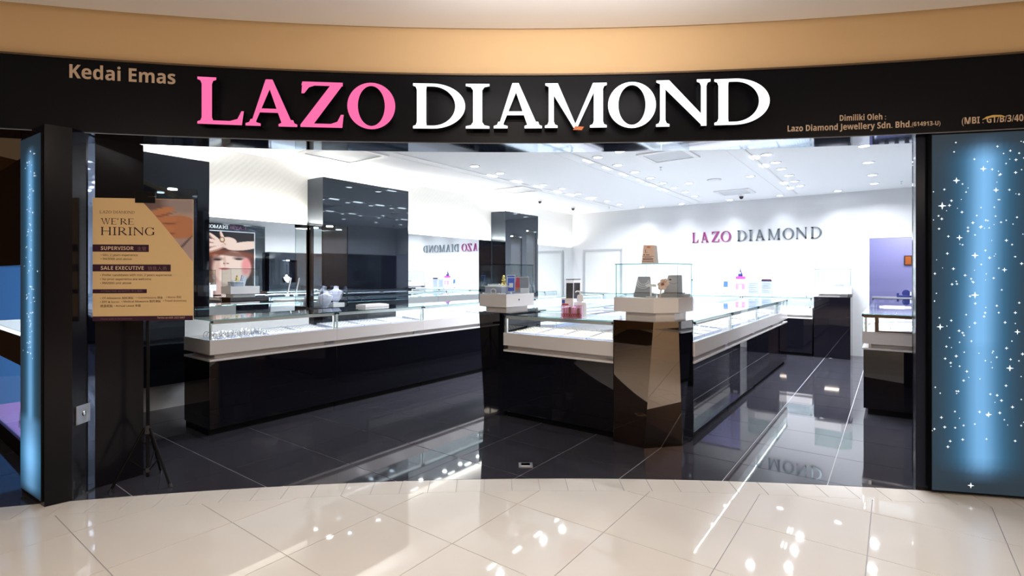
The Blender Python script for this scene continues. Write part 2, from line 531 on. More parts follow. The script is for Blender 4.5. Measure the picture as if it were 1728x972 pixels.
# ================================================================== SETTING
# ---- shop floor: dark polished granite tiles
XL, XR, YB, ZC = -6.57, 0.95, 11.4, 3.04
mb = MB(); mb.box(-7.6, 3.2, -1.5, 13.2, -0.10, -0.003)
floor = tag(mb.build('floor', 'granite_grout'), 'dark polished granite shop floor with pale joints', 'floor', kind='structure')
TS, GX, GY, G2 = 0.62, -1.0, 4.965 - 0.62 * 3, 0.0034
for i in range(-10, 4):
    for j in range(-5, 15):
        x0, y0 = GX + i * TS, GY + j * TS
        if x0 + TS < -6.75 or y0 > 12.9 or x0 > 1.3: continue
        p = [(x0 + G2, y0 + G2), (x0 + TS - G2, y0 + G2), (x0 + TS - G2, y0 + TS - G2), (x0 + G2, y0 + TS - G2)]
        p = clip_arc(p, RB + 0.004, True)
        if len(p) < 3: continue
        MB().prism([(v.x, v.y) for v in p], -0.012, 0.0).build('tile', 'granite_tile', floor)
# ---- corridor floor: cream polished tiles with a curved border course
fl2 = MB()
arc_box(fl2, arcB, -0.62, 0.62, 0.002, 10.0, -0.011, -0.005, 60)
floor2 = tag(fl2.build('floor_corridor', 'cream_grout'), 'cream polished corridor floor in front of the shop', 'floor', kind='structure')
RI = RB - 0.216
MX, MY = -1.353, 1.475 - 0.002
for i in range(-8, 9):
    for j in range(-11, 8):
        x0, y0 = MX + i * 0.62, MY + j * 0.617
        cx, cy = x0 + .31, y0 + .31
        r, z = cx * CY + cy * SY, -cx * SY + cy * CY
        if z < 0.7 or abs(r) > 4.6: continue
        p = [(x0 + .0024, y0 + .0024), (x0 + .6176, y0 + .0024), (x0 + .6176, y0 + .6146), (x0 + .0024, y0 + .6146)]
        p = clip_arc(p, RI - 0.0015, False)
        if len(p) < 3: continue
        MB().prism([(v.x, v.y) for v in p], -0.005, 0.001).build('tile', 'cream_tile', floor2)
n = 60
for k in range(n):
    t0 = -0.40 + 0.80 * k / n; t1 = t0 + 0.80 / n; g = 0.00016
    sl = 0.0
    MB().prism([arcB(t0 + g, 0.2145)[:2], arcB(t1 - g, 0.2145)[:2], arcB(t1 - g, 0.003)[:2], arcB(t0 + g, 0.003)[:2]], -0.005, 0.001).build('tile', 'cream_tile', floor2)
# floor behind the viewer: one slab, too far out of view for single tiles
q = [W(-8, 0.75), W(8, 0.75), W(8, -6), W(-8, -6)]
MB().prism([v[:2] for v in q], -0.005, 0.0005).build('screed', 'cream_tile', floor2)

# ---- shop walls
mb = MB(); mb.box(XL - 0.15, XL, 1.2, YB + .1, 0, ZC + .1)
wl = tag(mb.build('wall_left', 'wallpaper'), 'white relief-papered left wall above the mirrors', 'wall', kind='structure')
OPX = onY(1467, 402, YB).x; OPZ = 2.165
mb = MB(); mb.box(XL, OPX, YB, YB + .12, 0, ZC + .1); mb.box(OPX, XR, YB, YB + .12, OPZ, ZC + .1)
wb = tag(mb.build('wall_back', 'white_paint'), 'white back wall carrying the small shop lettering', 'wall', kind='structure')
mb = MB(); mb.box(XR, XR + .15, 5.45, YB + 2.0, 0, ZC + .1)
wr = tag(mb.build('wall_right', 'white_paint'), 'white right side wall of the shop', 'wall', kind='structure')
mb = MB(); mb.box(OPX - .35, XR, 13.2, 13.3, 0, ZC + .1); mb.box(OPX - .45, OPX - .35, YB + .12, 13.3, 0, ZC + .1)
tag(mb.build('wall_back_room', 'lavender_paint'), 'lavender wall of the lit room seen through the opening', 'wall', kind='structure')
mb = MB(); mb.box(OPX - .45, XR, YB + .12, 13.3, ZC, ZC + .1)
tag(mb.build('ceiling_back_room', 'ceiling_paint'), 'plain ceiling of the lavender back room', 'ceiling', kind='structure')
# front left return wall and column built from the measured plan
A, B_, C_, D_, E_ = W(-3.387, 3.539), W(-3.018, 3.304), W(-2.92, 3.40), W(-2.932, 3.598), W(-2.766, 3.843)
mb = MB(); mb.prism([v[:2] for v in (A, B_, C_, D_, E_)] + [(-4.78, 1.42), (-6.72, 1.42), (-6.72, 1.35), (-4.9, 1.35)], 0, 2.475)
tag(mb.build('wall_front', 'black_satin'), 'glossy black column and return wall at the left of the shopfront', 'wall', kind='structure')
# right jamb
J = [W(2.82, 3.578 - .06), W(2.955, 3.50), W(3.02, 3.66), W(2.93, 3.95), W(2.855, 3.95)]
jr = [onZ(1580, 829), onZ(1545, 824.5), onZ(1541, 810), onZ(1560, 800) + Vector((.12, .2, 0)), onZ(1580, 829) + Vector((.15, .35, 0))]
mb = MB(); mb.prism([v[:2] for v in jr], 0, 2.475)
t2 = tag(mb.build('trim_1', 'black_satin'), 'glossy black door jamb at the right of the opening', 'trim', kind='structure')
# wall behind the right star panel
th_r0 = thF(1582, 0)[0]
mb = MB(); arc_box(mb, arcF, th_r0, 0.36, -0.10, -0.30, 0, 2.475, 12)
tag(mb.build('wall_front_right', 'black_gloss'), 'black front wall behind the starry light panel at right', 'wall', kind='structure')

# ---- ceilings
mb = MB(); pts = [arcF(-0.36 + 0.72 * i / 24, -0.26)[:2] for i in range(25)]
mb.prism(list(pts) + [(1.6, YB + .1), (-6.7, YB + .1), (-6.7, 1.2)], ZC, ZC + .08)
ceil = tag(mb.build('ceiling', 'ceiling_paint'), 'bright white shop ceiling with recessed slots and downlights', 'ceiling', kind='structure')
mb = MB(); arc_box(mb, arcF, -0.5, 0.5, 0.0, 9.0, 3.31, 3.40, 40)
tag(mb.build('ceiling_corridor', 'corridor_ceiling_paint'), 'off-white corridor ceiling above the shopfront', 'ceiling', kind='structure')
mb = MB(); arc_box(mb, arcF, -0.42, 0.42, -0.03, -0.29, 2.972, 3.42, 40)
tag(mb.build('wall_front_upper', 'tan_paint'), 'curved tan wall between black fascia and corridor ceiling', 'wall', kind='structure')
# wall across the corridor, plus an unseen left side wall added to darken reflections
q = [W(-8, -6), W(8, -6), W(8, -6.2), W(-8, -6.2)]
mb = MB(); mb.prism([v[:2] for v in q], 0, 3.4); mb.prism([v[:2] for v in (W(-8.2, -6), W(-8.4, -6), W(-8.4, 8.5), W(-8.2, 8.5))], 0, 3.4)
tag(mb.build('wall_corridor', 'brown_paint'), 'tan wall across the corridor, seen only in reflections', 'wall', kind='structure')
# golden wall at the right end of the corridor (reflected in the bronze pillar)
q = [W(7.0, -6), W(7.2, -6), W(7.2, 2.6), W(7.0, 2.6)]
mb = MB(); mb.prism([v[:2] for v in q], 0, 3.4)
tag(mb.build('wall_corridor_right', 'tan_paint'), 'golden tan corridor end wall, seen only in reflections', 'wall', kind='structure')
# ---- fascia with lettering
mb = MB(); arc_box(mb, arcF, -0.40, 0.40, 0.0, -0.29, 2.475, 2.972, 60)
fas = tag(mb.build('trim_2', 'fascia_black'), 'curved black fascia board over the shop opening', 'fascia', kind='structure')
mb = MB(); arc_box(mb, arcF, -0.40, 0.40, -0.012, -0.278, 2.468, 2.4752, 60)
mb.build('soffit', 'soffit_mirror', fas)
mb = MB(); arc_box(mb, arcF, -0.40, 0.40, 0.012, -0.004, 2.962, 2.975, 60)
mb.build('edge_strip', 'bronze_frame', fas)

sign = thing('shop_sign', 'large illuminated serif lettering on the black fascia, pink then white', 'sign', tuple(arcF(0, 0.03, 2.6)))
SL = sign.location.copy()
LET = [('L', 333, 411.5, 131, 210), ('A', 412, 501, 134, 213), ('Z', 507, 580, 138.5, 215), ('O', 586, 667, 139.5, 218),
       ('D', 697, 785, 141, 217), ('I', 786, 826, 141.5, 217), ('A', 831, 914, 140, 216.5), ('M', 919.5, 1024, 140, 215.5),
       ('O', 1026, 1107, 138, 216), ('N', 1107, 1199, 134.5, 213), ('D', 1205.5, 1299, 132, 210)]
for i, (c, x0, x1, y0, y1) in enumerate(LET):
    OFF = 0.075
    ta, za = thF(x0, OFF); tb, zb = thF(x1, OFF); zm = (za + zb) / 2
    Zt, Zb = H + (YH - y0) * zm / F, H + (YH - y1) * zm / F
    hgt = Zt - Zb; wid = (tb - ta) * (RF - OFF)
    sc = hgt / 1.03 if c == 'O' else hgt
    P = glyph(c, wid / sc, .205, .085, .066, .085)
    zb0 = Zb + (.015 * sc if c == 'O' else 0)
    mb = MB()
    fm = lambda x, y, d, ta=ta, sc=sc, zb0=zb0: arcF(ta + x * sc / (RF - OFF), d, zb0 + y * sc) - SL
    add_glyph(mb, P, fm, 0.045, OFF, 0, 1)
    o = mb.build('letter', ['letter_pink' if i < 4 else 'letter_white', 'black_matte'], sign)
    o['label'] = ('glowing pink letter ' if i < 4 else 'glowing white letter ') + c
    mb = MB()
    fm2 = lambda x, y, d, ta=ta, sc=sc, zb0=zb0: arcF(ta + x * sc / (RF - OFF), d, zb0 + y * sc) - SL
    add_glyph(mb, P, fm2, 0.0, 0.0448, 0)
    mb.build('letter_return', 'black_gloss', o)
# scrap of orange tape hanging on the sign
ta, z = thF(976, 0.08)
mb = MB(); zz = H + (YH - 216) * z / F
for k, (dx, dz) in enumerate(((0, 0),)):
    a = arcF(ta, 0.08, zz)
    mb.add([a + arcF(ta, 0, 0) * 0 + Vector((-.033, -.02, -.012)), a + Vector((.02, .012, -.016)), a + Vector((.033, .02, .008)), a + Vector((-.02, -.012, .014)),
            a + Vector((-.033, -.012, -.012)), a + Vector((.02, .02, -.016)), a + Vector((.033, .028, .008)), a + Vector((-.02, -.004, .014))],
           [(0, 1, 2, 3), (7, 6, 5, 4), (0, 4, 5, 1), (1, 5, 6, 2), (2, 6, 7, 3), (3, 7, 4, 0)])
tag(mb.build('paper_scrap', 'orange_card'), 'small orange scrap stuck under the white letter M', 'scrap')


def fascia_text(name, body, x0, x1, yb0, yb1, hpx, mat, label, bold=.004):
    """x0..x1 ink box in the frame, baseline yb0 -> yb1, ink height hpx"""
    OFF = 0.006
    ta, za = thF(x0, OFF); tb, zb = thF(x1, OFF)
    me = text_mesh(body, 1.0, bold); vs = [v.co for v in me.vertices]
    a0, a1 = min(v.x for v in vs), max(v.x for v in vs)
    caps = .70
    za_, zb_ = H + (YH - yb0) * za / F, H + (YH - yb1) * zb / F
    zm = (za + zb) / 2; hh = hpx * zm / F
    loc = arcF((ta + tb) / 2, OFF, (za_ + zb_) / 2)
    mb = MB()
    pf = []; pb = []
    for v in vs:
        u = (v.x - a0) / (a1 - a0); th = ta + (tb - ta) * u; Z = za_ + (zb_ - za_) * u + v.y / caps * hh
        pf.append(arcF(th, OFF, Z) - loc)
    # one mesh per letter: islands whose x ranges overlap belong together (dots, colons)
    par = list(range(len(pf)))

    def find(i):
        while par[i] != i: par[i] = par[par[i]]; i = par[i]
        return i
    for p in me.polygons:
        a = find(p.vertices[0])
        for v in p.vertices: par[find(v)] = a
    isl = {}
    for p in me.polygons: isl.setdefault(find(p.vertices[0]), []).append(tuple(p.vertices))
    spans = sorted((min(vs[v].x for f in fs for v in f), max(vs[v].x for f in fs for v in f), fs) for fs in isl.values())
    chars = []
    for x0_, x1_, fs in spans:
        if chars and x0_ < chars[-1][0] - .004: chars[-1][0] = max(chars[-1][0], x1_); chars[-1][1] += fs
        else: chars.append([x1_, list(fs)])
    t = thing(name, label, 'lettering', loc)
    for _, fs in chars:
        ids = sorted({v for f in fs for v in f}); mp = {v: k for k, v in enumerate(ids)}
        MB().add([pf[v] for v in ids], [tuple(mp[v] for v in f) for f in fs]).build('letter', mat, t)
    bpy.data.meshes.remove(me)
    return t


fascia_text('lettering', 'Kedai Emas', 117, 296, 131, 142, 22, 'beige_letter', 'beige words Kedai Emas at the upper left of the fascia')
fascia_text('lettering', 'Dimiliki Oleh :', 1417, 1495, 204, 201.5, 9.5, 'beige_letter', 'beige line Dimiliki Oleh on the fascia')
fascia_text('lettering', 'Lazo Diamond Jewellery Sdn. Bhd.', 1329, 1538, 222, 214.5, 10, 'beige_letter', 'beige company name line low on the fascia')
fascia_text('lettering', '(614913-U)', 1539, 1587, 213, 211, 7, 'beige_letter', 'small beige registration number after the company name')
fascia_text('lettering', '(MBI : GT/B/3/40', 1623, 1727, 209.5, 204, 11, 'beige_letter', 'beige licence number at the right end of the fascia')
mb = MB(); ta, z = thF(1676, .008); zz = H + (YH - 199.5) * z / F
L0 = arcF(ta, .008, zz)
pts = [(-.065, -.008), (-.04, .012), (0, .022), (.045, .019), (.075, .004), (.03, .008), (-.02, .004)]
mb.add([arcF(ta + a / RF, .008, zz + b) - L0 for a, b in pts] + [arcF(ta + a / RF, .003, zz + b) - L0 for a, b in pts],
       [tuple(range(7))[::-1], tuple(range(7, 14))] + [(i, (i + 1) % 7, 7 + (i + 1) % 7, 7 + i) for i in range(7)])
o = mb.build('tape_smear', 'gold_jewel'); o.location = L0; tag(o, 'yellow smear of tape across the licence number', 'tape')

# ================================================================== star light panels


def star_panel(name, label, fn, n, cols, z0, z1, prof, stars, thick=.05):
    """fn(u, d, Z) -> point, u in 0..1 along the panel; prof(u, v) -> rgb"""
    loc = fn(.5, 0, 0); t = thing(name, label, 'light panel', tuple(loc))
    rows = 40; mb = MB(); cl = []
    for j in range(rows + 1):
        for i in range(n + 1):
            u, v = i / n, j / rows; mb.v.append(tuple(fn(u, thick, z0 + (z1 - z0) * v) - loc)); cl.append(prof(u, v))
    for j in range(rows):
        for i in range(n):
            a = j * (n + 1) + i; mb.f.append((a, a + 1, a + n + 2, a + n + 1)); mb.m.append(0)
    o = mb.build('printed_face', 'lightbox_print', t)
    ca = o.data.color_attributes.new('print', 'FLOAT_COLOR', 'POINT')
    for k, c in enumerate(cl): ca.data[k].color = (*c, 1)
    bx = MB()
    for i in range(n):
        q = [fn(i / n, thick - .002, 0) - loc, fn((i + 1) / n, thick - .002, 0) - loc, fn((i + 1) / n, 0, 0) - loc, fn(i / n, 0, 0) - loc]
        bx.prism([p[:2] for p in q], z0 - .01, z1 + .01)
    bx.build('case', 'black_matte', t)
    sm = MB()
    for (u, v, s) in stars:
        c = []
        for k in range(8):
            a = k * pi / 4; rr = s if k % 2 == 0 else s * .28
            c.append((rr * cos(a), rr * sin(a)))
        Lw = (fn(1, 0, 0) - fn(0, 0, 0)).length
        b = len(sm.v)
        for (x, y) in c: sm.v.append(tuple(fn(u + x / Lw, thick + .002, z0 + (z1 - z0) * v + y) - loc))
        sm.f.append(tuple(b + k for k in range(8))); sm.m.append(0)
    o = sm.build('printed_stars', 'star_white', t); o['kind'] = 'stuff'
    return t


ta0 = thF(1582, .05)[0]; ta1 = ta0 + 0.060
rs = random.Random(3)


def glow(u, v, c, wdt, lo, hi):
    g = math.exp(-((u - c) / wdt) ** 2); g2 = math.exp(-((u - c) / (wdt * 2.1)) ** 2)
    e = min(1, max(0, (v - lo) / .07)) * min(1, max(0, (hi - v) / .07)); e = e * e * (3 - 2 * e)
    base = s2l(40, 60, 74); mid = s2l(22, 112, 155); hot = s2l(140, 186, 232)
    k = .35 + .65 * min(1, v * 1.4)
    return tuple(base[i] * .75 + mid[i] * g2 * e * .8 + (hot[i] * (1 if v > .4 else .85)) * g * e * .75 for i in range(3))


st = [(rs.random(), .12 + .86 * rs.random(), .004 + .008 * rs.random()) for _ in range(190)]
st += [(.10, .80, .026), (.24, .87, .022), (.27, .71, .02), (.42, .66, .022), (.5, .9, .02), (.62, .84, .018), (.42, .55, .024), (.08, .46, .022), (.75, .35, .022), (.55, .22, .02), (.38, .02, .02), (.7, .62, .016), (.82, .45, .018)]
st = [(u * .66, v, s) for (u, v, s) in st if v > .12 or u < .6]
star_panel('starry_lightbox', 'large curved starry blue light panel right of the opening', lambda u, d, Z: arcF(ta0 + (ta1 - ta0) * u, d - .06, Z), 24, None, 0.03, 2.455,
           lambda u, v: glow(u, v, .325 - .015 * math.sin(v * 5), .088, .03, .99), st, .05)
nl = (B_ - A).normalized(); nn = Vector((nl.y, -nl.x, 0))
if nn.dot(-A) < 0: nn = -nn
st = [(.5 + .28 * rs.gauss(0, .5), .38 + .58 * rs.random(), .004 + .006 * rs.random()) for _ in range(90)]
star_panel('starry_lightbox', 'narrow starry blue light panel on the left column', lambda u, d, Z: A + nl * (.02 + .40 * u) + nn * (d + .001) + Vector((0, 0, Z)), 16, None, 0.04, 2.42,
           lambda u, v: tuple(a * .8 + b for a, b in zip(glow(u, v, .5, .13, .02, .98), (s2l(150, 170, 185) if .02 < v < .2 else (0, 0, 0))) ) if not .02 < v < .22 else tuple(x * (.55 + .6 * math.exp(-((v - .11) / .06) ** 2)) for x in glow(u, .5, .5, .3, .02, .98)), st, .012)

# steel socket plate on the column jamb
so = onZ(139, 830)
jd = (D_ - C_).normalized(); jn = Vector((jd.y, -jd.x, 0))
if jn.dot(-C_) < 0: jn = -jn
k = (139 - 864) / F
# point on the jamb line at the bearing px 139
dv = Vector((k * CY - SY, k * SY + CY, 0)); den = dv.x * jd.y - dv.y * jd.x
tt = (C_.x * jd.y - C_.y * jd.x) / den; pc = dv * tt
t = thing('socket_plate', 'small steel socket plate low on the black column jamb', 'socket', (pc.x, pc.y, H - (682 + 34 / 2 - YH) * tt / F - .06), atan2(jd.y, jd.x))
s_ = 1 if Vector((-jd.y, jd.x, 0)).dot(jn) < 0 else -1
MB().box(-.06, .06, -.008 if s_ > 0 else 0, 0 if s_ > 0 else .008, 0, .125).build('plate', 'brushed_steel', t, .002)
yy = -.011 if s_ > 0 else .011
mb = MB(); mb.lathe([(.018, 0), (.018, .004), (.01, .006)], 14); mb.xf(Matrix.Translation((0, yy * .7, .065)) @ Matrix.Rotation(pi / 2 * s_, 4, 'X'))
mb.build('key_knob', 'chrome', t)

# chrome door strips in the reveals
for (p0, p1, lab) in ((D_ - jd * .07, D_ - jd * .005, 'narrow chrome strip on the left column reveal'),):
    mb = MB(); q = [p0, p1, p1 + jn * .006, p0 + jn * .006]; mb.prism([v[:2] for v in q], 0.01, 2.46)
    tag(mb.build('door_strip', 'dark_mirror'), lab, 'trim')
e0, e1 = onZ(1545, 824.5), onZ(1541, 810); 
mb = MB(); dj = Vector((jr[0].x - jr[1].x, jr[0].y - jr[1].y, 0)).normalized(); nj = Vector((dj.y, -dj.x, 0)); nj = nj if nj.dot(-jr[1]) > 0 else -nj
q = [jr[1], jr[1] + dj * .055, jr[1] + dj * .055 + nj * .006, jr[1] + nj * .006]
mb.prism([v[:2] for v in q], .02, 2.46); tag(mb.build('door_strip', 'navy_satin'), 'dark glass strip on the right door jamb', 'trim')

# ================================================================== display counters
D_C = 0.56


def counter_body(t, L, ends=(True, True), D=D_C, seam0=True, frame=None, lit_back=False):
    """local: x along the front (0..L), front at y=0 facing -y"""
    MB().box(0.003, L - .003, .0, D, .06, .69).build('base_panel', 'black_glass', t, .003)
    MB().box(0.01, L - .01, .04, D - .02, 0, .06).build('plinth', 'black_matte', t)
    MB().box(0.0, L, -.012, D, .692, .712).build('ledge', 'white_lacquer', t, .002)
    MB().box(0.075 if ends[0] else 0, L - (.075 if ends[1] else 0), .07, D - .03, .712, .757).build('neck', 'white_lacquer', t)
    mb = MB()
    mb.box(0.001, L - .001, -.012, .006, .757, .889); mb.box(0.001, L - .001, D - .014, D, .757, .889)
    mb.box(0.001, .02, .006, D - .014, .757, .889); mb.box(L - .02, L - .001, .006, D - .014, .757, .889)
    mb.box(.02, L - .02, .006, D - .014, .757, .862)
    mb.build('case', 'white_lacquer', t)
    MB().box(L - .11, L - .005, .045, .07, .714, .756).build('bracket', 'brushed_steel', t)
    g0, g1 = .889, 1.072
    MB().slab(.004, L - .004, -.010, -.004, g0, g1, 1).build('front_glass', ['clear_glass', 'glass_edge'], t)
    MB().slab(0, L, -.014, D, g1, g1 + .010, 2).build('top_glass', ['clear_glass', 'glass_edge'], t)
    for k, e in enumerate(ends):
        if e:
            x = .004 if k == 0 else L - .010
            MB().slab(x, x + .006, -.003, D - .01, g0, g1, 0).build('end_glass', ['clear_glass', 'glass_edge'], t)
    MB().slab(.004, L - .004, D - .012, D - .006, g0, g1, 1).build('back_glass', ['white_plastic' if lit_back else 'acrylic', 'glass_edge'], t)
    MB().box(.02, L - .02, -.002, .018, g1 - .020, g1 - .001).box(.02, L - .02, -.002, .001, g1 - .034, g1 - .020).build('rail', 'aluminium', t)
    MB().box(.03, L - .03, .002, .015, g1 - .0245, g1 - .0205).build('light_bar', 'light_bar', t)
    for x in ((.012,) if not ends[0] else (.012,)) + ((L - .030),):
        MB().box(x, x + .018, .012, .030, g0 - .02, g1 - .022).build('post', 'aluminium', t)
    for x in (.012, L - .028):
        MB().box(x, x + .016, -.016, .004, g1 - .022, g1 - .002).build('clamp', 'dark_plastic', t)
    if frame:
        MB().box(.0, .03, -.013, -.0105, g0, g1 - .022).build('frame_strip', frame, t)
    a = area('case_lamp', (L / 2, .009, g1 - .0255), L - .1, .01, (3.4 if lit_back else 2.0) * L, COOL, (radians(22), 0, 0), parent=t)
    return t


CNT = {}


def counter(L, label, loc, rotz, ends=(True, True), group=None, **k):
    t = thing('display_counter', label, 'counter', loc, rotz, group)
    return counter_body(t, L, ends, **k)


ORD = ['first', 'second', 'third', 'fourth', 'fifth', 'sixth', 'seventh', 'eighth', 'ninth', 'tenth', 'eleventh', 'twelfth']
R90 = pi / 2
XFL = -5.084
left_units = []
y = 2.127
for k in range(6):
    L = 1.335 if k else 1.35
    left_units.append(counter(L, f'{ORD[k]} glass-topped unit from the shopfront in the long left counter', (XFL, y, 0), R90, (k == 0, k == 5), 'long left counter units', lit_back=k != 1))
    y += L
yL_end = y
# island: front run, right run, left run
XI0, XI1, YI = -3.31, -2.035, 4.30
isl_front = counter(XI1 - XI0, 'front glass counter of the central island between its two pillars', (XI0, YI, 0), 0, (False, False))
XR_I = -1.46
right_units = []
ys = [4.72, 6.10, 7.48, 8.86, 9.78]
for k in range(4):
    right_units.append(counter(ys[k + 1] - ys[k], f'{ORD[k]} unit from the faceted pillar on the right run of the island', (XR_I, ys[k], 0), R90, (False, k == 3), 'right run units of the island'))
left_i = []
for k, (a, b) in enumerate(((5.02, 6.55), (6.55, 8.1), (8.1, 9.78))):
    left_i.append(counter(b - a, f'{ORD[k]} unit from the front on the left run of the island', (-3.66, b, 0), -R90, (k == 2, False), 'left run units of the island'))
# back counter along the back wall
back_units = []
xb = [-6.1, -4.85, -3.6, -2.4, -1.19]
for k in range(4):
    back_units.append(counter(xb[k + 1] - xb[k], f'{ORD[k]} glass unit from the left along the back wall', (xb[k], 10.78, 0), 0, (k == 0, False), 'back wall counter units'))
# right counter: its end faces the viewer
rc = []
for k, (a, b) in enumerate(((6.72, 8.1), (8.1, 9.5), (9.5, 10.9))):
    rc.append(counter(b - a, ('nearest', 'middle', 'farthest')[k] + ' dark unit of the counter beside the right jamb', (-.262, b, 0), -R90, (False, k == 0), 'right counter units'))
u = rc[0]; Lr = 1.38
MB().box(Lr + .001, Lr + .006, .0, .56, 1.040, 1.074).build('frame_strip', 'bronze_frame', u)
MB().box(Lr + .001, Lr + .006, .10, .135, .890, 1.040).build('frame_strip', 'bronze_frame', u)
MB().box(Lr + .001, Lr + .006, .525, .56, .890, 1.040).build('frame_strip', 'bronze_frame', u)
MB().box(Lr + .001, Lr + .006, .135, .525, .890, .905).build('frame_strip', 'bronze_frame', u)

# ---- island pillars
bl, bm_, br, brr = [onZ(*p) for p in ((1036.0, 744.7), (1087, 757), (1151.7, 752), (1170, 739.5))]


def meet(p, d, px):                        # line p + k d with the bearing px (plan)
    kk = (px - 864) / F; v = Vector((kk * CY - SY, kk * SY + CY, 0))
    den = d.x * v.y - d.y * v.x; k = -(p.x * v.y - p.y * v.x) / den
    return p + d * k


ZP = 1.095
tm = meet(bl, (bm_ - bl), 1102.8)
nrm = (br - bm_).cross(Vector((tm.x, tm.y, ZP)) - bm_)
# tr: bearing 1144.8, height ZP, in the plane through bm, br, tm
kk = (1144.8 - 864) / F; v = Vector((kk * CY - SY, kk * SY + CY, 0))
s_t = (nrm.dot(bm_) - nrm.z * ZP) / nrm.dot(v); tr = v * s_t
ttr = meet(Vector((brr.x, brr.y, 0)), Vector((0, 1, 0)), 1169)
bk1, bk2 = Vector((XR_I - .12, 4.715, 0)), Vector((-2.03, 4.86, 0))
pil = thing('island_pillar', 'faceted bronze mirror pillar at the near corner of the island', 'pillar', (bl.x, bl.y, 0))
o0 = Vector((bl.x, bl.y, 0))
bot = [bl, bm_, br, Vector((XR_I, 4.715, 0)), bk1, bk2, Vector((-2.03, bl.y + .005, 0))]
top = [bl, tm, tr, Vector((XR_I, 4.715, 0)), bk1, bk2, Vector((-2.03, bl.y + .005, 0))]
mb = MB(); mb.prism([(p - o0)[:2] for p in bot], 0.0, ZP, 0, [(p - o0)[:2] for p in top])
for i, f in enumerate(mb.f): mb.m[i] = 1
mb.m[2] = 0; mb.m[3] = 0
mb.build('shaft', ['bronze_mirror', 'black_glass'], pil)
vb = [bl, tm, tr, Vector((XR_I + .0, 4.70, 0)), Vector((XR_I - .02, 4.80, 0)), Vector((-1.95, 4.80, 0))]


def vitrine(name, label, poly, loc, zb, zt, inset=.06, band=(1.172, 1.300), neckc='white_lacquer', topm='clear_glass'):
    t = thing(name, label, 'vitrine', loc)
    L0 = Vector((loc[0], loc[1], 0)); pl = [(p.x - L0.x, p.y - L0.y) for p in poly]
    cx, cy = sum(p[0] for p in pl) / len(pl), sum(p[1] for p in pl) / len(pl)
    sh = lambda k: [(cx + (x - cx) * k, cy + (y - cy) * k) for x, y in pl]
    z0 = loc[2]
    MB().prism(sh(.76), zb - z0, band[0] - z0).build('neck', 'white_lacquer', t)
    MB().prism(sh(1.0), band[0] - z0, band[1] - z0).build('base', 'white_lacquer', t, .002)
    g = sh(.965); gi = sh(.945)
    for i in range(len(g)):
        j = (i + 1) % len(g)
        mb = MB(); mb.prism([g[i], g[j], gi[j], gi[i]], band[1] - z0, zt - z0)
        # broad faces clear, edges green
        mb.m = [1, 1, 0, 1, 0, 1] if True else mb.m
        mb.build('glass_pane', ['clear_glass', 'glass_edge'], t)
    mb = MB(); mb.prism(sh(.985), zt - z0, zt + .008 - z0); mb.m = [0, 0] + [1] * len(pl)
    mb.build('glass_top', [topm, 'glass_edge'], t)
    return t


V2 = vitrine('corner_vitrine', 'glass showcase with grey necklace busts on the faceted pillar', vb, (bl.x + .3, bl.y + .25, ZP), ZP, 1.592)
# left island pillar
pl0 = onY(818, 694, YI); 
pil2 = thing('island_pillar', 'tapered black pillar at the left corner of the island', 'pillar', (-3.312, YI, 0))
mb = MB(); mb.prism([(-.27, 0), (.0, 0), (0, .70), (-.27, .70)], 0, ZP - .01, 0, [(-.345, 0), (.0, 0), (0, .70), (-.345, .70)])
mb.build('shaft', 'black_glass', pil2)
MB().box(-.352, .08, -.004, .705, ZP - .01, ZP).build('cap_plate', 'black_glass', pil2)
YV = onX(901, 492, -3.285).y
vp = [Vector((-3.655, YI + .005, 0)), Vector((-3.285, YI + .005, 0)), Vector((-3.285, YV, 0)), Vector((-3.655, YV, 0))]
V1 = vitrine('vitrine', 'square glass showcase with gold figure and cards on the left island pillar', vp, (-3.47, YI + .3, ZP), ZP, 1.606, band=(1.155, 1.292))
mb = MB(); mb.lathe([(.012, 0), (.012, .004), (.006, .006)], 12); mb.xf(Matrix.Translation((.186, (YV - YI) * .5 - .33, .135)) @ Matrix.Rotation(pi / 2, 4, 'Y')); mb.build('lock', 'chrome', V1)
# back right pillar with vitrine
pil3 = thing('back_pillar', 'tall black glass pedestal at the right end of the back counter', 'pillar', (-1.17, 10.80, 0))
MB().box(0, .56, 0, .58, 0, 1.10).build('shaft', 'black_glass', pil3, .003)
vp3 = [Vector((-1.165, 10.81, 0)), Vector((-.75, 10.81, 0)), Vector((-.60, 10.93, 0)), Vector((-.60, 11.36, 0)), Vector((-1.165, 11.36, 0))]
V3 = vitrine('back_vitrine', 'small glass showcase on the black pedestal by the back wall', vp3, (-.9, 11.1, 1.10), 1.10, 1.60, band=(1.155, 1.29))

# ================================================================== left wall: mirrors, niche pillars, cove lights
XP = -6.2
ZM0, ZM1 = 0.92, 2.19


def wall_mirror(y0, y1, lab):
    t = thing('wall_mirror', lab, 'mirror', (XL, (y0 + y1) / 2, ZM0))
    MB().box(.001, .022, y0 - (y0 + y1) / 2, y1 - (y0 + y1) / 2, 0, ZM1 - ZM0).build('mirror_pane', 'mirror', t)
    MB().box(.001, .026, y0 - (y0 + y1) / 2, y1 - (y0 + y1) / 2, ZM1 - ZM0, ZM1 - ZM0 + .006).build('top_trim', 'aluminium', t)
    return t


wall_mirror(2.60, 4.02, 'wall mirror between the poster pillar and the big black pillar')
wall_mirror(5.57, 8.08, 'wall mirror between the big black pillar and the far pillar')
wall_mirror(9.27, 11.36, 'wall mirror beyond the far black pillar')
# lower white wall and black dado under the mirrors
mb = MB(); mb.box(XL, XL + .015, 1.4, 11.36, 0.33, ZM0 - .005); o = mb.build('dado', 'black_gloss', wl)
mb = MB(); mb.box(XL, XL + .012, 1.4, 11.36, 0, .33); mb.build('skirting', 'white_paint', wl)


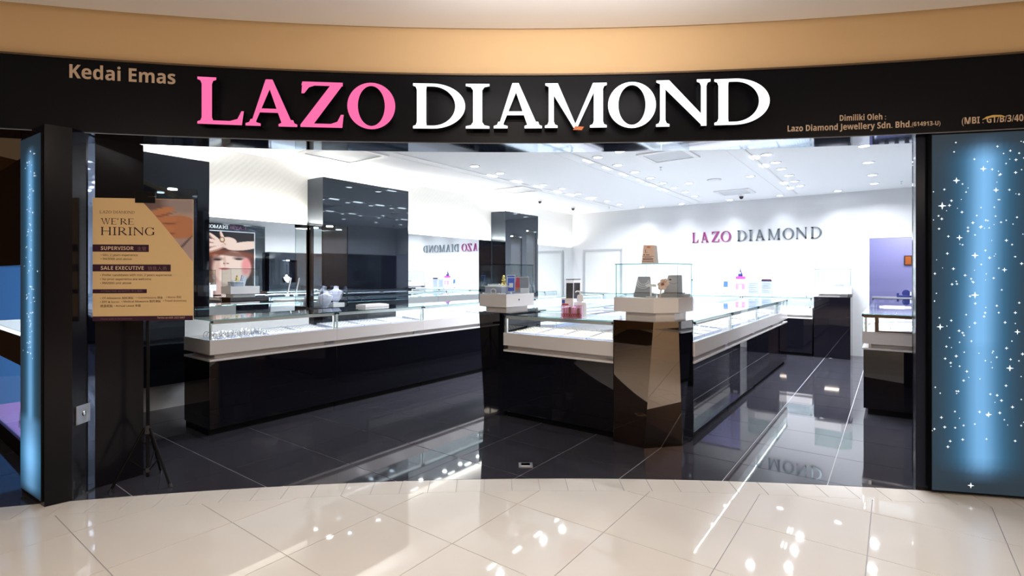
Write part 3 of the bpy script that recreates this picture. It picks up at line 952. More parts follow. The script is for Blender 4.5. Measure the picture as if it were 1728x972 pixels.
def niche_pillar(label, y0, y1, z0, z1, niches, corner=False, back='black_gloss', xb=XL + .02):
    t = thing('niche_pillar', label, 'pillar', (XL, (y0 + y1) / 2, z0 if z0 > .1 else 0)); cy = (y0 + y1) / 2; zz = t.location.z
    X1 = XP - XL; xm = .05
    mb = MB(); px_ = XL
    ys_ = [y0] + [v for nch in niches for v in nch[:2]] + [y1]
    zlo = min(nch[2] for nch in niches); zhi = max(nch[3] for nch in niches)
    # full height piers between the niches
    for i in range(0, len(ys_), 2):
        if ys_[i + 1] - ys_[i] > .004: mb.box(.002, X1, ys_[i] - cy, ys_[i + 1] - cy, z0 - zz, z1 - zz)
    for (a, b, c, d) in niches:
        mb.box(.002, X1, a - cy, b - cy, z0 - zz, c - zz); mb.box(.002, X1, a - cy, b - cy, d - zz, z1 - zz)
    mb.build('carcass', 'black_gloss', t)
    for (a, b, c, d) in niches:
        MB().box(.002, xm, a - cy, b - cy, c - zz, d - zz).build('niche_back', back, t)
        MB().slab(X1 - .012, X1 - .006, a - cy + .002, b - cy - .002, c - zz, d - zz, 0).build('niche_glass', ['clear_glass', 'glass_edge'], t)
        m = MB(); m.lathe([(.045, 0), (.045, .006)], 16, (X1 * .62, (a + b) / 2 - cy, d - zz - .007)); m.build('niche_lamp', 'lamp_lens', t)
        area('niche_light', (X1 * .62, (a + b) / 2 - cy, d - zz - .012), .08, .08, 6.0, COOL, parent=t, spread=radians(120))
        if corner:
            MB().slab(xm + .02, X1 - .014, a - cy + .003, a - cy + .009, c - zz, d - zz, 1).build('niche_glass', ['clear_glass', 'glass_edge'], t)
            MB().box(.002, .075, a - cy - .0, a - cy + .05, c - zz, d - zz).build('corner_post', 'black_gloss', t)
    return t


P1 = niche_pillar('wide black niche pillar behind the hiring poster', 1.43, 2.595, .33, 2.775, [(2.083, 2.471, 1.0, 2.44)])
P2 = niche_pillar('big black gloss pillar with a glazed corner niche', 4.03, 5.555, 0, 2.83, [(4.03, 4.426, 1.05, 2.18)], True, 'mirror')
P3 = niche_pillar('far black gloss pillar with two tall niches', 8.10, 9.267, 0, 2.775, [(8.278, 8.66, 1.1, 2.30), (8.83, 9.2, 1.1, 2.445)], False, 'mid_grey')
# cove tubes on top of mirrors and pillars
for (y0, y1, zz, x, p, nm) in ((2.62, 4.0, ZM1 + .008, XL + .012, 16, 'cove light strip on the mirror next to the poster pillar'), (5.58, 8.06, ZM1 + .008, XL + .012, 26, 'cove light strip on the mirror past the big pillar'),
                            (9.29, 11.3, ZM1 + .008, XL + .012, 14, 'cove light strip on the farthest mirror')):
    m = MB(); m.box(x - .008, x + .010, y0, y1, zz, zz + .008)
    tag(m.build('light_strip', 'cove_tube'), nm, 'light')
    area('strip_light', (x + .03, (y0 + y1) / 2, zz + .03), .03, y1 - y0, p * 1.2, (1.0, .97, .88), (0, radians(180 - 12), 0))
for (y0, y1, p, nm) in ((1.5, 2.55, 16, 'cove tube on top of the poster pillar'), (4.1, 5.5, 24, 'cove tube on top of the big pillar'), (8.15, 9.2, 18, 'cove tube on top of the far pillar')):
    zt = 2.83 if y0 == 4.1 else 2.775
    m = MB(); m.tube([(-6.36, y0, zt + .02), (-6.36, y1, zt + .02)], .014, 8)
    tag(m.build('light_tube', 'cove_tube'), nm, 'light')
    area('cove_light', (-6.36, (y0 + y1) / 2, zt + .05), .06, y1 - y0, p * 1.5, (1.0, .97, .9), (0, pi, 0))

# ================================================================== ceiling fittings
slot_rows = [((800, 288), (1040, 350)), ((965, 258), (1180, 340)), ((1255, 250), (1345, 328))]
slot_x = []
for k, (a, b) in enumerate(slot_rows):
    x = (onZ(*a, ZC).x + onZ(*b, ZC).x) / 2; slot_x.append(x)
    y0 = (3.9, 4.6, 5.2)[k]
    m = MB(); m.box(x - .012, x + .012, y0, 11.0, ZC - .012, ZC); m.box(x - .20, x - .19, y0, 11.0, ZC - .004, ZC)
    m.build('slot_trim', 'white_plastic', ceil)
dl0 = thing('downlight', 'x', 'downlight')
mb = MB(); mb.lathe([(.078, 0), (.078, -.006), (.060, -.010), (.056, -.006), (.056, 0)], 22); mb.build('trim_ring', 'white_plastic', dl0, smooth=True)
mb = MB(); mb.lathe([(.056, -.002), (.05, -.007)], 20); mb.build('lens', 'lamp_lens', dl0)
DK = kids(dl0)
lamp = bpy.data.lights.new('downlight_lamp', 'AREA'); lamp.shape = 'DISK'; lamp.size = .09; lamp.energy = 25; lamp.color = COOL; lamp.spread = radians(150)
used = [False]


def downlight(px, py, label, group, k=1.0):
    p = onZ(px, py, ZC)
    if not used[0]:
        used[0] = True; r = dl0; r.location = p; tag(r, label, 'downlight', group)
    else:
        r = dup(dl0, p, 0, label, group, DK)
    l = bpy.data.objects.new('downlight_lamp', lamp); COL.objects.link(l); l.parent = r; l.location = (0, 0, -.014)
    return r


z4 = lambda u, v: (800 + u / 3.927, 230 + v / 3.927)
z5 = lambda u, v: (1150 + u / 3.927, 230 + v / 3.927)
rowA = [(801, 280), (844, 292), (917, 311.5), (948.5, 318), (976, 326.8), (1001, 332.6), (1024, 339), (1045, 344.6)]
rowB = [z4(966, 98), z4(820, 137), z4(952, 190), z4(1065, 236), z4(1168, 275), z4(1250, 310), z4(1325, 340), z4(1400, 368), z4(1462, 396)]
rowC = [z5(563, 120), z5(622, 172), z5(662, 215), z5(710, 258), z5(748, 297), z5(785, 327)]
rowD = [z5(1210, 62), z5(1238, 172), z5(1265, 255), z5(1278, 312)]
for nm, row in (('over the left counter', rowA), ('over the island', rowB), ('right of the island', rowC), ('near the right jamb', rowD)):
    for i, p in enumerate(row):
        downlight(*p, f'{ORD[i]} round ceiling downlight from the front in the row {nm}', 'downlights ' + nm)
for p, lab in ((z5(455, 265), 'lone ceiling downlight beside the round speaker'), (z4(1425, 310), 'lone ceiling downlight left of the round speaker')):
    downlight(*p, lab, 'lone downlights')
for i, p in enumerate((1083, 1150, 1232, 1316, 1414)):
    q = onY(p, 340, YB - .32)
    pr_ = (q.x, YB - .32, ZC)
    r = dup(dl0, pr_, 0, f'{ORD[i]} wall-washing downlight from the left along the back wall', 'wall-washing downlights', DK)
    sp = bpy.data.lights.new('washer', 'SPOT'); sp.energy = 14; sp.spot_size = radians(84); sp.spot_blend = 1.0; sp.color = (.86, .91, 1.0); sp.shadow_soft_size = .04
    so_ = bpy.data.objects.new('washer', sp); COL.objects.link(so_); so_.parent = r; so_.location = (0, 0, -.03); so_.rotation_euler = (radians(12), 0, 0)
# slot lamps (oblong lenses inside the slots)
sl = MB().box(-.035, .035, -.10, .10, -.008, 0); 
slo = sl.build('slot_light', 'lamp_lens'); first = True
for k, pts_ in enumerate(([(115, 262), (285, 300), (420, 335), (550, 368), (640, 388), (770, 412)], [(760, 163), (885, 210), (1000, 252), (1110, 292), (1190, 325), (1270, 355)])):
    for i, p in enumerate(pts_):
        q = onZ(*z4(*p), ZC)
        o = slo if first else slo.copy()
        if not first: COL.objects.link(o)
        first = False; o.location = q
        tag(o, f'{ORD[i]} oblong slot light from the front, row {("over the left counter", "over the island")[k]}', 'ceiling light', ('slot lights over the left counter', 'slot lights over the island')[k])
for i, p in enumerate([(480, 140), (545, 195), (680, 310), (720, 343)]):
    o = slo.copy(); COL.objects.link(o); o.location = onZ(*z5(*p), ZC)
    tag(o, f'{ORD[i]} oblong slot light from the front, row right of the island', 'ceiling light', 'slot lights right of the island')


def cassette(pc, lab, sz=.62):
    c = onZ(*pc, ZC); t = thing('air_conditioner', lab, 'air conditioner', c, 0)
    m = MB(); h = sz / 2
    m.box(-h, h, -h, -h + .06, -.02, 0); m.box(-h, h, h - .06, h, -.02, 0); m.box(-h, -h + .06, -h + .06, h - .06, -.02, 0); m.box(h - .06, h, -h + .06, h - .06, -.02, 0)
    m.build('frame', 'white_plastic', t)
    m = MB(); a = h - .06
    m.add([(-a, -a, -.012), (a, -a, -.012), (a, a, -.012), (-a, a, -.012), (0, 0, -.001), (-a, -a, 0), (a, -a, 0), (a, a, 0), (-a, a, 0)],
          [(0, 4, 1), (1, 4, 2), (2, 4, 3), (3, 4, 0), (5, 6, 7, 8), (0, 1, 6, 5), (1, 2, 7, 6), (2, 3, 8, 7), (3, 0, 5, 8)])
    m.build('grille', 'cassette', t)


cassette((580, 259), 'air conditioner cassette nearest the left pillar', .8)
cassette((1128, 262), 'large ceiling air conditioner cassette above the island', .62)
cassette((875, 320), 'ceiling air conditioner cassette before the far pillar')
cassette((1240, 323.5), 'ceiling air conditioner cassette near the back wall', .6)


def dome(pc, lab):
    p = onZ(*pc, ZC); t = thing('security_camera', lab, 'camera', p)
    m = MB(); m.lathe([(.05, 0), (.05, -.03), (.042, -.035)], 16); m.build('mount', 'white_plastic', t)
    m = MB(); m.lathe([(.038, -.035), (.038, -.05), (.03, -.072), (.012, -.085)], 16); m.build('dome', 'dark_plastic', t, smooth=True)


dome((911, 337), 'small dome camera on the ceiling before the far pillar'); dome((967, 349), 'small dome camera in the far left ceiling corner'); dome((1251, 328.5), 'small dome camera on the ceiling near the back wall sign')
t = thing('ceiling_speaker', 'round ceiling speaker beside a downlight', 'speaker', onZ(1205, 303, ZC))
m = MB(); m.lathe([(.11, 0), (.11, -.008), (.09, -.012)], 24); m.build('rim', 'cassette', t); m = MB(); m.lathe([(.085, -.012), (.07, -.016), (.03, -.018)], 20); m.build('grille', 'white_plastic', t)
for i, (p, lab) in enumerate((((871, 314), 'sprinkler head by the far pillar cassette'), ((1115, 282), 'sprinkler head beside the large cassette'), ((1028, 349), 'sprinkler head close to the back wall'), ((1521, 306), 'sprinkler head at the far right of the ceiling'))):
    t = thing('sprinkler', lab, 'sprinkler', onZ(*p, ZC)); m = MB(); m.lathe([(.02, 0), (.02, -.006), (.008, -.01), (.008, -.04)], 12); m.build('stem', 'chrome', t)
    m = MB(); m.lathe([(.018, -.04), (.018, -.044)], 12); m.build('deflector', 'brushed_steel', t)

# ================================================================== back wall: shutter, lettering
sx0, sx1, sz1 = -6.2, -5.253, 2.08
dr = tag(MB().box(sx0 - .05, sx0, YB - .03, YB, 0, sz1 + .05).box(sx1, sx1 + .05, YB - .03, YB, 0, sz1 + .05).box(sx0, sx1, YB - .03, YB, sz1, sz1 + .05).build('door_1', 'shutter_frame'), 'pale roller shutter in the back wall by the left corner', 'shutter', kind='structure')
m = MB(); zz = .02
while zz < sz1 - .03:
    m.box(sx0, sx1, YB - .012, YB - .002, zz, zz + .042); zz += .046
o = m.build('slats', 'shutter', dr); o['kind'] = 'stuff'
ws = thing('wall_sign', 'small metal serif lettering on the white back wall', 'sign', (-2.33, YB, 2.19))
xs = [(1168, 1178.5), (1182, 1196), (1200.5, 1214), (1216, 1233.5), (1244, 1260), (1263, 1270), (1273.5, 1291), (1296, 1317), (1320.5, 1340), (1343, 1362), (1368, 1387)]
for i, (c, (a, b)) in enumerate(zip('LAZODIAMOND', xs)):
    xa, xb_ = onY(a, 400, YB - .03).x, onY(b, 400, YB - .03).x; hh = .222
    P = glyph(c, (xb_ - xa) / hh, .15, .055, .045, .06); m = MB()
    add_glyph(m, P, lambda x, y, d, xa=xa: (xa + x * hh + 2.33, -d, .012 + y * hh), .012, .034)
    o = m.build('letter', 'purple_letter' if i < 4 else 'steel_letter', ws); o['label'] = ('purple metal letter ' if i < 4 else 'grey metal letter ') + c
# lavender room: counter, notice, tape dispenser
t = thing('room_counter', 'low grey-topped counter under the lavender wall', 'counter', (.3, 11.75, 0))
MB().box(-.62, .6, 0, .45, 0, .98).build('base', 'black_gloss', t); MB().box(-.63, .61, -.01, .46, 1.06, 1.085).build('worktop', 'mid_grey', t)
MB().box(-.62, .6, .02, .44, .98, 1.06).build('case', 'dark_plastic', t)
for k in range(7): MB().box(-.52 + k * .15, -.44 + k * .15, .0, .02, 1.0, 1.04).build('label_card', 'paper', t)
n0, n1 = onY(1525.5, 448, 13.19), onY(1539.5, 431, 13.19)
t = thing('framed_notice', 'small orange framed notice on the lavender wall', 'notice', ((n0.x + n1.x) / 2, 13.2, n0.z))
hw = (n1.x - n0.x) / 2; hh = n1.z - n0.z
MB().box(-hw, hw, -.02, 0, 0, hh).build('frame', 'bronze_frame', t, .003); MB().box(-hw + .02, hw - .02, -.024, -.02, .02, hh - .02).build('print', 'orange_card', t)
area('room_lamp', (.3, 12.5, ZC - .03), .6, .6, 26, (.92, .93, 1.0))
# ================================================================== right wall, visible in the mirrors: portrait lightbox, dark panel


def blob(u, v, cx, cy, rx, ry, soft=.25, rot=0.0):
    a, b = u - cx, v - cy; c, s = cos(rot), sin(rot); a, b = a * c + b * s, -a * s + b * c
    d = sqrt((a / rx) ** 2 + (b / ry) ** 2); return max(0, min(1, (1 + soft - d) / soft)) if d > 1 else 1.0


def mixc(a, b, k): return tuple(x + (y - x) * k for x, y in zip(a, b))


def portrait(u, v):
    """generic beauty picture: dark ground, raised hand with a ring over a lit face"""
    sk, sh = s2l(246, 218, 206), s2l(205, 150, 135)
    c = s2l(26, 20, 28)
    c = mixc(c, s2l(96, 44, 28), blob(u, v, .50, .50, .55, .20, .35)); c = mixc(c, s2l(70, 30, 24), blob(u, v, .88, .36, .18, .28, .5))
    c = mixc(c, s2l(150, 78, 40), .8 * blob(u, v, .55, .655, .34, .035, .8))
    c = mixc(c, s2l(214, 180, 172), blob(u, v, .52, .12, .20, .22, .4))             # neck
    c = mixc(c, sk, blob(u, v, .42, .44, .33, .235, .14))                            # face
    c = mixc(c, s2l(238, 120, 130), .75 * blob(u, v, .16, .47, .06, .10, 1.0))       # cheek
    c = mixc(c, sh, .55 * blob(u, v, .72, .46, .05, .16, .9))
    c = mixc(c, s2l(120, 60, 38), .9 * blob(u, v, .50, .665, .40, .025, .8, .08))    # fringe under the arm
    for ex, ey in ((.30, .585), (.70, .57)):
        c = mixc(c, s2l(120, 90, 84), .7 * blob(u, v, ex, ey + .012, .085, .022, .7)); c = mixc(c, s2l(40, 26, 30), blob(u, v, ex, ey, .058, .013, .5))
    c = mixc(c, sh, .6 * blob(u, v, .565, .545, .018, .055, .9)); c = mixc(c, s2l(110, 66, 62), .9 * blob(u, v, .51, .515, .020, .008, .6)); c = mixc(c, s2l(110, 66, 62), .9 * blob(u, v, .575, .512, .016, .008, .6))
    c = mixc(c, s2l(206, 96, 104), .9 * blob(u, v, .57, .432, .085, .014, .4)); c = mixc(c, s2l(150, 50, 66), .8 * blob(u, v, .57, .434, .080, .004, .5))
    c = mixc(c, sk, blob(u, v, .18, .795, .34, .062, .10, -.12))                     # forearm
    c = mixc(c, sk, blob(u, v, .52, .835, .17, .078, .12, -.05))                     # back of the hand
    for (x, y, r, a) in ((.74, .90, .12, .55), (.77, .85, .15, .18), (.77, .795, .16, -.08), (.73, .745, .14, -.28), (.60, .915, .10, 1.1)):
        c = mixc(c, sh, .8 * blob(u, v, x, y - .02, r, .024, .3, a)); c = mixc(c, sk, blob(u, v, x, y, r, .021, .15, a))
    c = mixc(c, s2l(150, 84, 54), blob(u, v, .61, .875, .045, .040, .2)); c = mixc(c, s2l(226, 222, 190), blob(u, v, .61, .878, .026, .024, .3))
    return c


def print_grid(nx, nz, fn, f3, mat, name, parent):
    mb = MB(); cl = []
    for j in range(nz + 1):
        for i in range(nx + 1):
            u, v = i / nx, j / nz; mb.v.append(tuple(f3(u, v))); cl.append(fn(u, v))
    for j in range(nz):
        for i in range(nx):
            a = j * (nx + 1) + i; mb.f.append((a, a + 1, a + nx + 2, a + nx + 1)); mb.m.append(0)
    o = mb.build(name, mat, parent); ca = o.data.color_attributes.new('print', 'FLOAT_COLOR', 'POINT')
    for k, c in enumerate(cl): ca.data[k].color = (*c, 1)
    return o


# faces -x: local x runs along +y of the world, seen from the shop left-to-right is +y -> -y
pt = thing('portrait_lightbox', 'tall backlit beauty portrait panel on the right wall, seen mirrored', 'poster', (XR, 6.28, .85))
MB().box(-.09, 0, -.80, 1.0, -.85, 1.98).build('surround', 'black_gloss', pt)
MB().box(-.10, -.09, -.68, -.655, .05, 1.80).box(-.10, -.09, .695, .72, .05, 1.80).box(-.10, -.09, -.655, .695, 1.775, 1.80).box(-.10, -.09, -.655, .695, .05, .075).build('frame', 'chrome', pt)
print_grid(90, 110, portrait, lambda u, v: (-.093, .695 - 1.35 * u, .075 + 1.70 * v), 'lightbox_print', 'portrait_print', pt)
m = MB(); start = 0
word_to(m, 'LAZO', -.60, 1.85, .085, .40, T=.16, t=.07); k1 = len(m.v)
m.xf(Matrix.Translation((-.0915, -.12, 0)) @ Matrix.Rotation(-pi / 2, 4, 'Z')); m.build('lettering', 'purple_letter', pt)
m = MB(); word_to(m, 'DIAMOND', -.13, 1.85, .085, .62, T=.16, t=.07); m.xf(Matrix.Translation((-.0915, -.12, 0)) @ Matrix.Rotation(-pi / 2, 4, 'Z')); m.build('lettering', 'star_white', pt)
dp = thing('niche_panel', 'low dark wall panel with a lit niche, seen in the mirror', 'panel', (XR - .021, 8.6, 0))
y0, y1 = 7.30 - 8.6, 11.2 - 8.6; n0_, n1_ = 7.68 - 8.6, 8.12 - 8.6
m = MB(); m.box(-.26, 0, y0, n0_, 0, 2.13); m.box(-.26, 0, n1_, y1, 0, 2.13); m.box(-.26, 0, n0_, n1_, 0, 1.28); m.box(-.26, 0, n0_, n1_, 1.92, 2.13); m.box(-.05, 0, n0_, n1_, 1.28, 1.92)
m.build('carcass', 'black_gloss', dp)
MB().lathe([(.04, 0), (.04, .005)], 14, (-.15, (n0_ + n1_) / 2, 1.914)).build('niche_lamp', 'lamp_lens', dp)
area('niche_light', (-.15, (n0_ + n1_) / 2, 1.905), .08, .08, 3, COOL, parent=dp)

# ================================================================== goods
# ---- necklace busts


def bust(label, loc, rotz, k=1.0, mat='bust_velvet', tilt=18):
    t = thing('necklace_bust', label, 'bust', loc, rotz)
    pr = [(.008, .018, 0), (.05, .03, .012), (.082, .036, .05), (.100, .040, .10), (.112, .042, .145), (.108, .044, .165), (.070, .044, .180), (.045, .040, .192), (.038, .036, .205), (.036, .035, .24)]
    mb = MB(); n = 24
    for (rx, ry, z) in pr:
        for i in range(n):
            a = 2 * pi * i / n; mb.v.append((k * rx * cos(a), k * ry * sin(a), k * z))
    for j in range(len(pr) - 1):
        for i in range(n):
            i2 = (i + 1) % n; mb.f.append((j * n + i, j * n + i2, (j + 1) * n + i2, (j + 1) * n + i)); mb.m.append(0)
    mb.f.append(tuple(range(n))[::-1]); mb.f.append(tuple((len(pr) - 1) * n + i for i in range(n))); mb.m += [0, 0]
    mb.xf(Matrix.Translation((0, 0, .012)) @ Matrix.Rotation(radians(-tilt), 4, 'X'))
    mb.build('torso', mat, t, smooth=True)
    m = MB(); m.box(-.035 * k, .035 * k, -.03, .085 * k, 0, .012); m.box(-.02 * k, .02 * k, .055 * k, .066 * k, .012, .15 * k); m.build('foot', mat, t)
    ch = MB(); pts = []
    for i in range(17):
        a = pi + pi * i / 16; pts.append((k * .052 * cos(a), -k * (.042 + .004 * sin(-a)), k * (.178 + .075 * sin(a))))
    ch.tube(pts, .0022, 6); ch.xf(Matrix.Translation((0, 0, .012)) @ Matrix.Rotation(radians(-tilt), 4, 'X')); ch.build('necklace', 'silver_jewel', t)
    return t


bz = 1.05
b1, b2 = onX(548, 510, -6.33), onX(568, 500, -6.36)
bust('lavender necklace bust at the left in the corner niche', (-6.31, 4.125, bz + .0), radians(38), .92)
bust('lavender necklace bust at the right in the corner niche', (-6.33, 4.315, bz + .06), radians(48), .92)
MB_ = MB().box(-.09, .09, -.09, .09, 0, .06); o = MB_.build('riser_block', 'white_lacquer'); o.location = (-6.33, 4.31, bz); tag(o, 'low white block under the right bust in the corner niche', 'riser')
for i, (yy, lab) in enumerate(((8.47, 'white pendant stand in the left niche of the far pillar'), (9.02, 'white pendant stand in the right niche of the far pillar'))):
    bust(lab, (-6.36, yy, 1.1), radians(60), .9, 'white_pad')
bust('white bust in the dark niche panel opposite the mirror', (XR - .15, 7.9, 1.28), radians(-90), .9, 'white_pad')
# ---- trays
tray0 = {}


def tray_proto(L, D, jew):
    t = thing('jewellery_tray', 'x', 'tray')
    mb = MB(); mb.box(-L / 2, L / 2, 0, D, 0, .006); mb.box(-L / 2, L / 2, 0, .008, .006, .03); mb.box(-L / 2, L / 2, D - .008, D, .006, .055)
    b = len(mb.v)
    for s in (-1, 1):
        x0, x1 = (s * L / 2, s * (L / 2 - .008)) if s > 0 else (-L / 2, -L / 2 + .008)
        x0, x1 = min(x0, x1), max(x0, x1)
        mb.add([(x0, .008, .006), (x1, .008, .006), (x1, D - .008, .006), (x0, D - .008, .006), (x0, .008, .03), (x1, .008, .03), (x1, D - .008, .055), (x0, D - .008, .055)],
               [(0, 3, 2, 1), (4, 5, 6, 7), (0, 1, 5, 4), (1, 2, 6, 5), (2, 3, 7, 6), (3, 0, 4, 7)])
    mb.build('tray_body', 'grey_tray', t)
    mb = MB(); x0, x1 = -L / 2 + .009, L / 2 - .009
    mb.add([(x0, .009, .007), (x1, .009, .007), (x1, D - .009, .007), (x0, D - .009, .007), (x0, .009, .024), (x1, .009, .024), (x1, D - .009, .049), (x0, D - .009, .049)],
           [(0, 3, 2, 1), (4, 5, 6, 7), (0, 1, 5, 4), (1, 2, 6, 5), (2, 3, 7, 6), (3, 0, 4, 7)])
    mb.build('velvet_pad', 'white_pad', t)
    j = MB(); rj = random.Random(jew)
    for a in range(int(L / .045)):
        for c in range(int(D / .05)):
            x = -L / 2 + .03 + a * (L - .06) / max(1, int(L / .045) - 1); yy = .03 + c * (D - .06) / max(1, int(D / .05) - 1)
            z = .024 + .025 * (yy - .009) / (D - .018)
            r = .008 + .004 * rj.random(); pts = [(x + r * cos(q * pi / 3), yy, z + .5 * r + r * sin(q * pi / 3)) for q in range(7)]
            j.tube(pts, .0016, 4, 0, False)
            j.box(x - .003, x + .003, yy - .003, yy + .003, z + 1.3 * r, z + 1.9 * r)
    o = j.build('jewels', 'silver_jewel' if jew % 2 else 'gold_jewel', t); o['kind'] = 'stuff'
    return t


PROTO = {}


def tray(unit_loc, rot, x, yy, L, D, label, group, jew=1):
    R = Matrix.Rotation(rot, 4, 'Z'); p = Vector(unit_loc) + R @ Vector((x, yy, .8625))
    key = (L, D, jew)
    if key not in PROTO:
        t = tray_proto(L, D, jew); PROTO[key] = (t, kids(t)); t.location = p; t.rotation_euler = (0, 0, rot); return tag(t, label, 'tray', group)
    t0, ch = PROTO[key]
    return dup(t0, p, rot, label, group, ch)


def fill(unit, L, n, lab, group, jew=1, D=.34, x0=.05, x1=None, y=.10):
    x1 = x1 or L - .05; wd = (x1 - x0) / n
    for i in range(n):
        tray(unit.location, unit.rotation_euler.z, x0 + wd * (i + .5), y, round(wd - .012, 3), D, f'{ORD[i]} grey jewellery tray {lab}', group, jew)


g = 'jewellery trays in the long left counter'
fill(left_units[0], 1.35, 2, 'from the bangle stands in the first left counter unit', g, 1, .36, .60, 1.30, .06)
for k in range(1, 6): fill(left_units[k], 1.335, (0, 3, 2, 3, 2, 2)[k], f'from the front in the {ORD[k]} left counter unit', g, 1 if k % 2 else 3, .38)
fill(isl_front, XI1 - XI0, 4, 'from the left in the front island counter', 'jewellery trays in the front island counter', 2, .40, .04)
for k in range(4): fill(right_units[k], ys[k + 1] - ys[k], (4, 4, 4, 2)[k], f'from the front in the {ORD[k]} right-run island unit', 'jewellery trays in the right island run', (1, 2, 1, 3)[k], .40, .03)
for k in range(3): fill(left_i[k], 1.5, 2, f'from the back in the {ORD[k]} left-run island unit', 'jewellery trays in the left island run', 1, .38)
for k in range(4): fill(back_units[k], 1.2, 2, f'from the left in the {ORD[k]} back wall unit', 'jewellery trays in the back counter', 1, .36)
for k in range(3): fill(rc[k], 1.38, 3, f'from the far end in the {("nearest", "middle", "farthest")[k]} right counter unit', 'jewellery trays in the right counter', 1, .42)
# bangle stands in the first left unit
bs = thing('bangle_stand', 'x', 'stand')
MB().box(-.05, .05, -.045, .045, 0, .022).build('block', 'grey_tray', bs, .003)
for dx in (-.022, .022):
    m = MB(); r = .034; m.tube([(dx, r * cos(a * pi / 9), .022 + r + r * sin(a * pi / 9)) for a in range(19)], .0035, 6, 0, False); o = m.build('bangle', 'silver_jewel', bs)
BK = kids(bs); first = True
for row in range(2):
    for i in range(5):
        p = Vector((XFL - .07 - row * .14, 2.127 + .08 + i * .115, .8625)); lab = f'{ORD[i]} bangle stand from the end glass, {("front", "rear")[row]} row of the left counter'
        if first: bs.location = p; bs.rotation_euler = (0, 0, .3); tag(bs, lab, 'stand', 'bangle stands'); first = False
        else: dup(bs, p, .3 + .1 * i, lab, 'bangle stands', BK)
# flat tray resting on the left counter top, book beside the big pillar
p = onX(635, 512, -5.45)
t = thing('counter_tray', 'white shallow tray lying on the left counter below the big pillar', 'tray', (-5.42, onX(637, 512, -5.42).y, 1.0825), R90)
MB().box(-.19, .19, 0, .2, 0, .028).build('tray_body', 'white_lacquer', t, .004); MB().box(-.17, .17, .02, .18, .028, .034).build('pad', 'paper', t)

# ---- goods in the left island vitrine
zb = 1.2922
t = thing('riser', 'grey tiered block with a white top in the left island vitrine', 'riser', (-3.53, 4.44, zb))
MB().box(-.10, .13, -.07, .10, 0, .075).build('block', 'grey_tray', t, .002); MB().box(-.105, .135, -.075, .105, .075, .088).build('top_pad', 'white_pad', t)
j = MB()
for i in range(9):
    x = -.085 + i * .025; r = .008; j.tube([(x, -.03 + r * cos(q * pi / 3), .09 + r + r * sin(q * pi / 3)) for q in range(7)], .002, 5, 0, False)
o = j.build('rings', 'silver_jewel', t); o['kind'] = 'stuff'
t = thing('gold_figurine', 'tiny golden seated figurine on the grey block', 'figurine', (-3.47, 4.50, zb + .088))
m = MB(); m.lathe([(.03, 0), (.034, .012), (.026, .03), (.020, .05), (.024, .06), (.014, .078)], 16); m.build('body', 'gold_jewel', t, smooth=True)
m = MB(); m.lathe([(.006, .074), (.015, .084), (.016, .096), (.010, .108), (.003, .116)], 14); m.build('head', 'gold_jewel', t, smooth=True)


def card(name, label, loc, rotz, w_, h_, mat, inset=None, insmat=None, tilt=12, cat='card', fm='white_plastic'):
    t = thing(name, label, cat, loc, rotz); M = Matrix.Rotation(radians(-tilt), 4, 'X')
    m = MB(); m.box(-w_ / 2, w_ / 2, 0, .006, 0, h_); m.xf(M); m.build('panel', mat, t)
    m = MB(); m.box(-w_ / 2, w_ / 2, -.003, 0, 0, .008); m.box(-w_ / 2, w_ / 2, -.003, 0, h_ - .008, h_); m.box(-w_ / 2, -w_ / 2 + .006, -.003, 0, .008, h_ - .008); m.box(w_ / 2 - .006, w_ / 2, -.003, 0, .008, h_ - .008); m.xf(M); m.build('frame', fm, t)
    m = MB(); m.box(-w_ * .3, w_ * .3, .0055, .06, 0, .005); m.build('foot', 'acrylic', t)
    if inset:
        for (a, b, c, d, mt) in inset:
            m = MB(); m.box(-w_ / 2 + a * w_, -w_ / 2 + b * w_, -.0018, 0, c * h_, d * h_); m.xf(M); m.build('print', mt, t)
    return t


card('picture_card', 'blue framed card behind the figurine', (-3.435, 4.58, zb + .088), .35, .10, .12, 'blue_card', [(.2, .8, .35, .65, 'navy_card')])
card('picture_card', 'second blue framed card nearer the vitrine corner', (-3.37, 4.50, zb + .02), .5, .09, .165, 'blue_card', [(.25, .75, .3, .6, 'paper')])
t = card('picture_card', 'red and grey ring photo card in a clear stand', (-3.355, 4.66, zb), .75, .20, .19, 'mid_grey', [(.03, .47, .35, .97, 'red_card'), (.05, .3, .7, .92, 'paper'), (.03, .4, .2, .35, 'orange_card'), (.5, .97, .03, .32, 'paper')])
t = thing('bracelet', 'pale bracelet leaning on the grey block front', 'bracelet', (-3.50, 4.355, zb))
m = MB(); m.tube([(.035 * cos(a * pi / 8), 0, .028 + .026 * sin(a * pi / 8)) for a in range(17)], .006, 6, 0, False); m.build('band', 'white_pad', t)
j = MB()
for i in range(12):
    j.box(-.15 + i * .027, -.138 + i * .027, -.01, .004, 0, .012)
o = j.build('ring_row', 'white_pad'); o.location = (-3.48, 4.335, zb); tag(o, 'row of white ring holders along the vitrine front', 'ring holders')

# ---- goods in the corner vitrine
zb = 1.3003


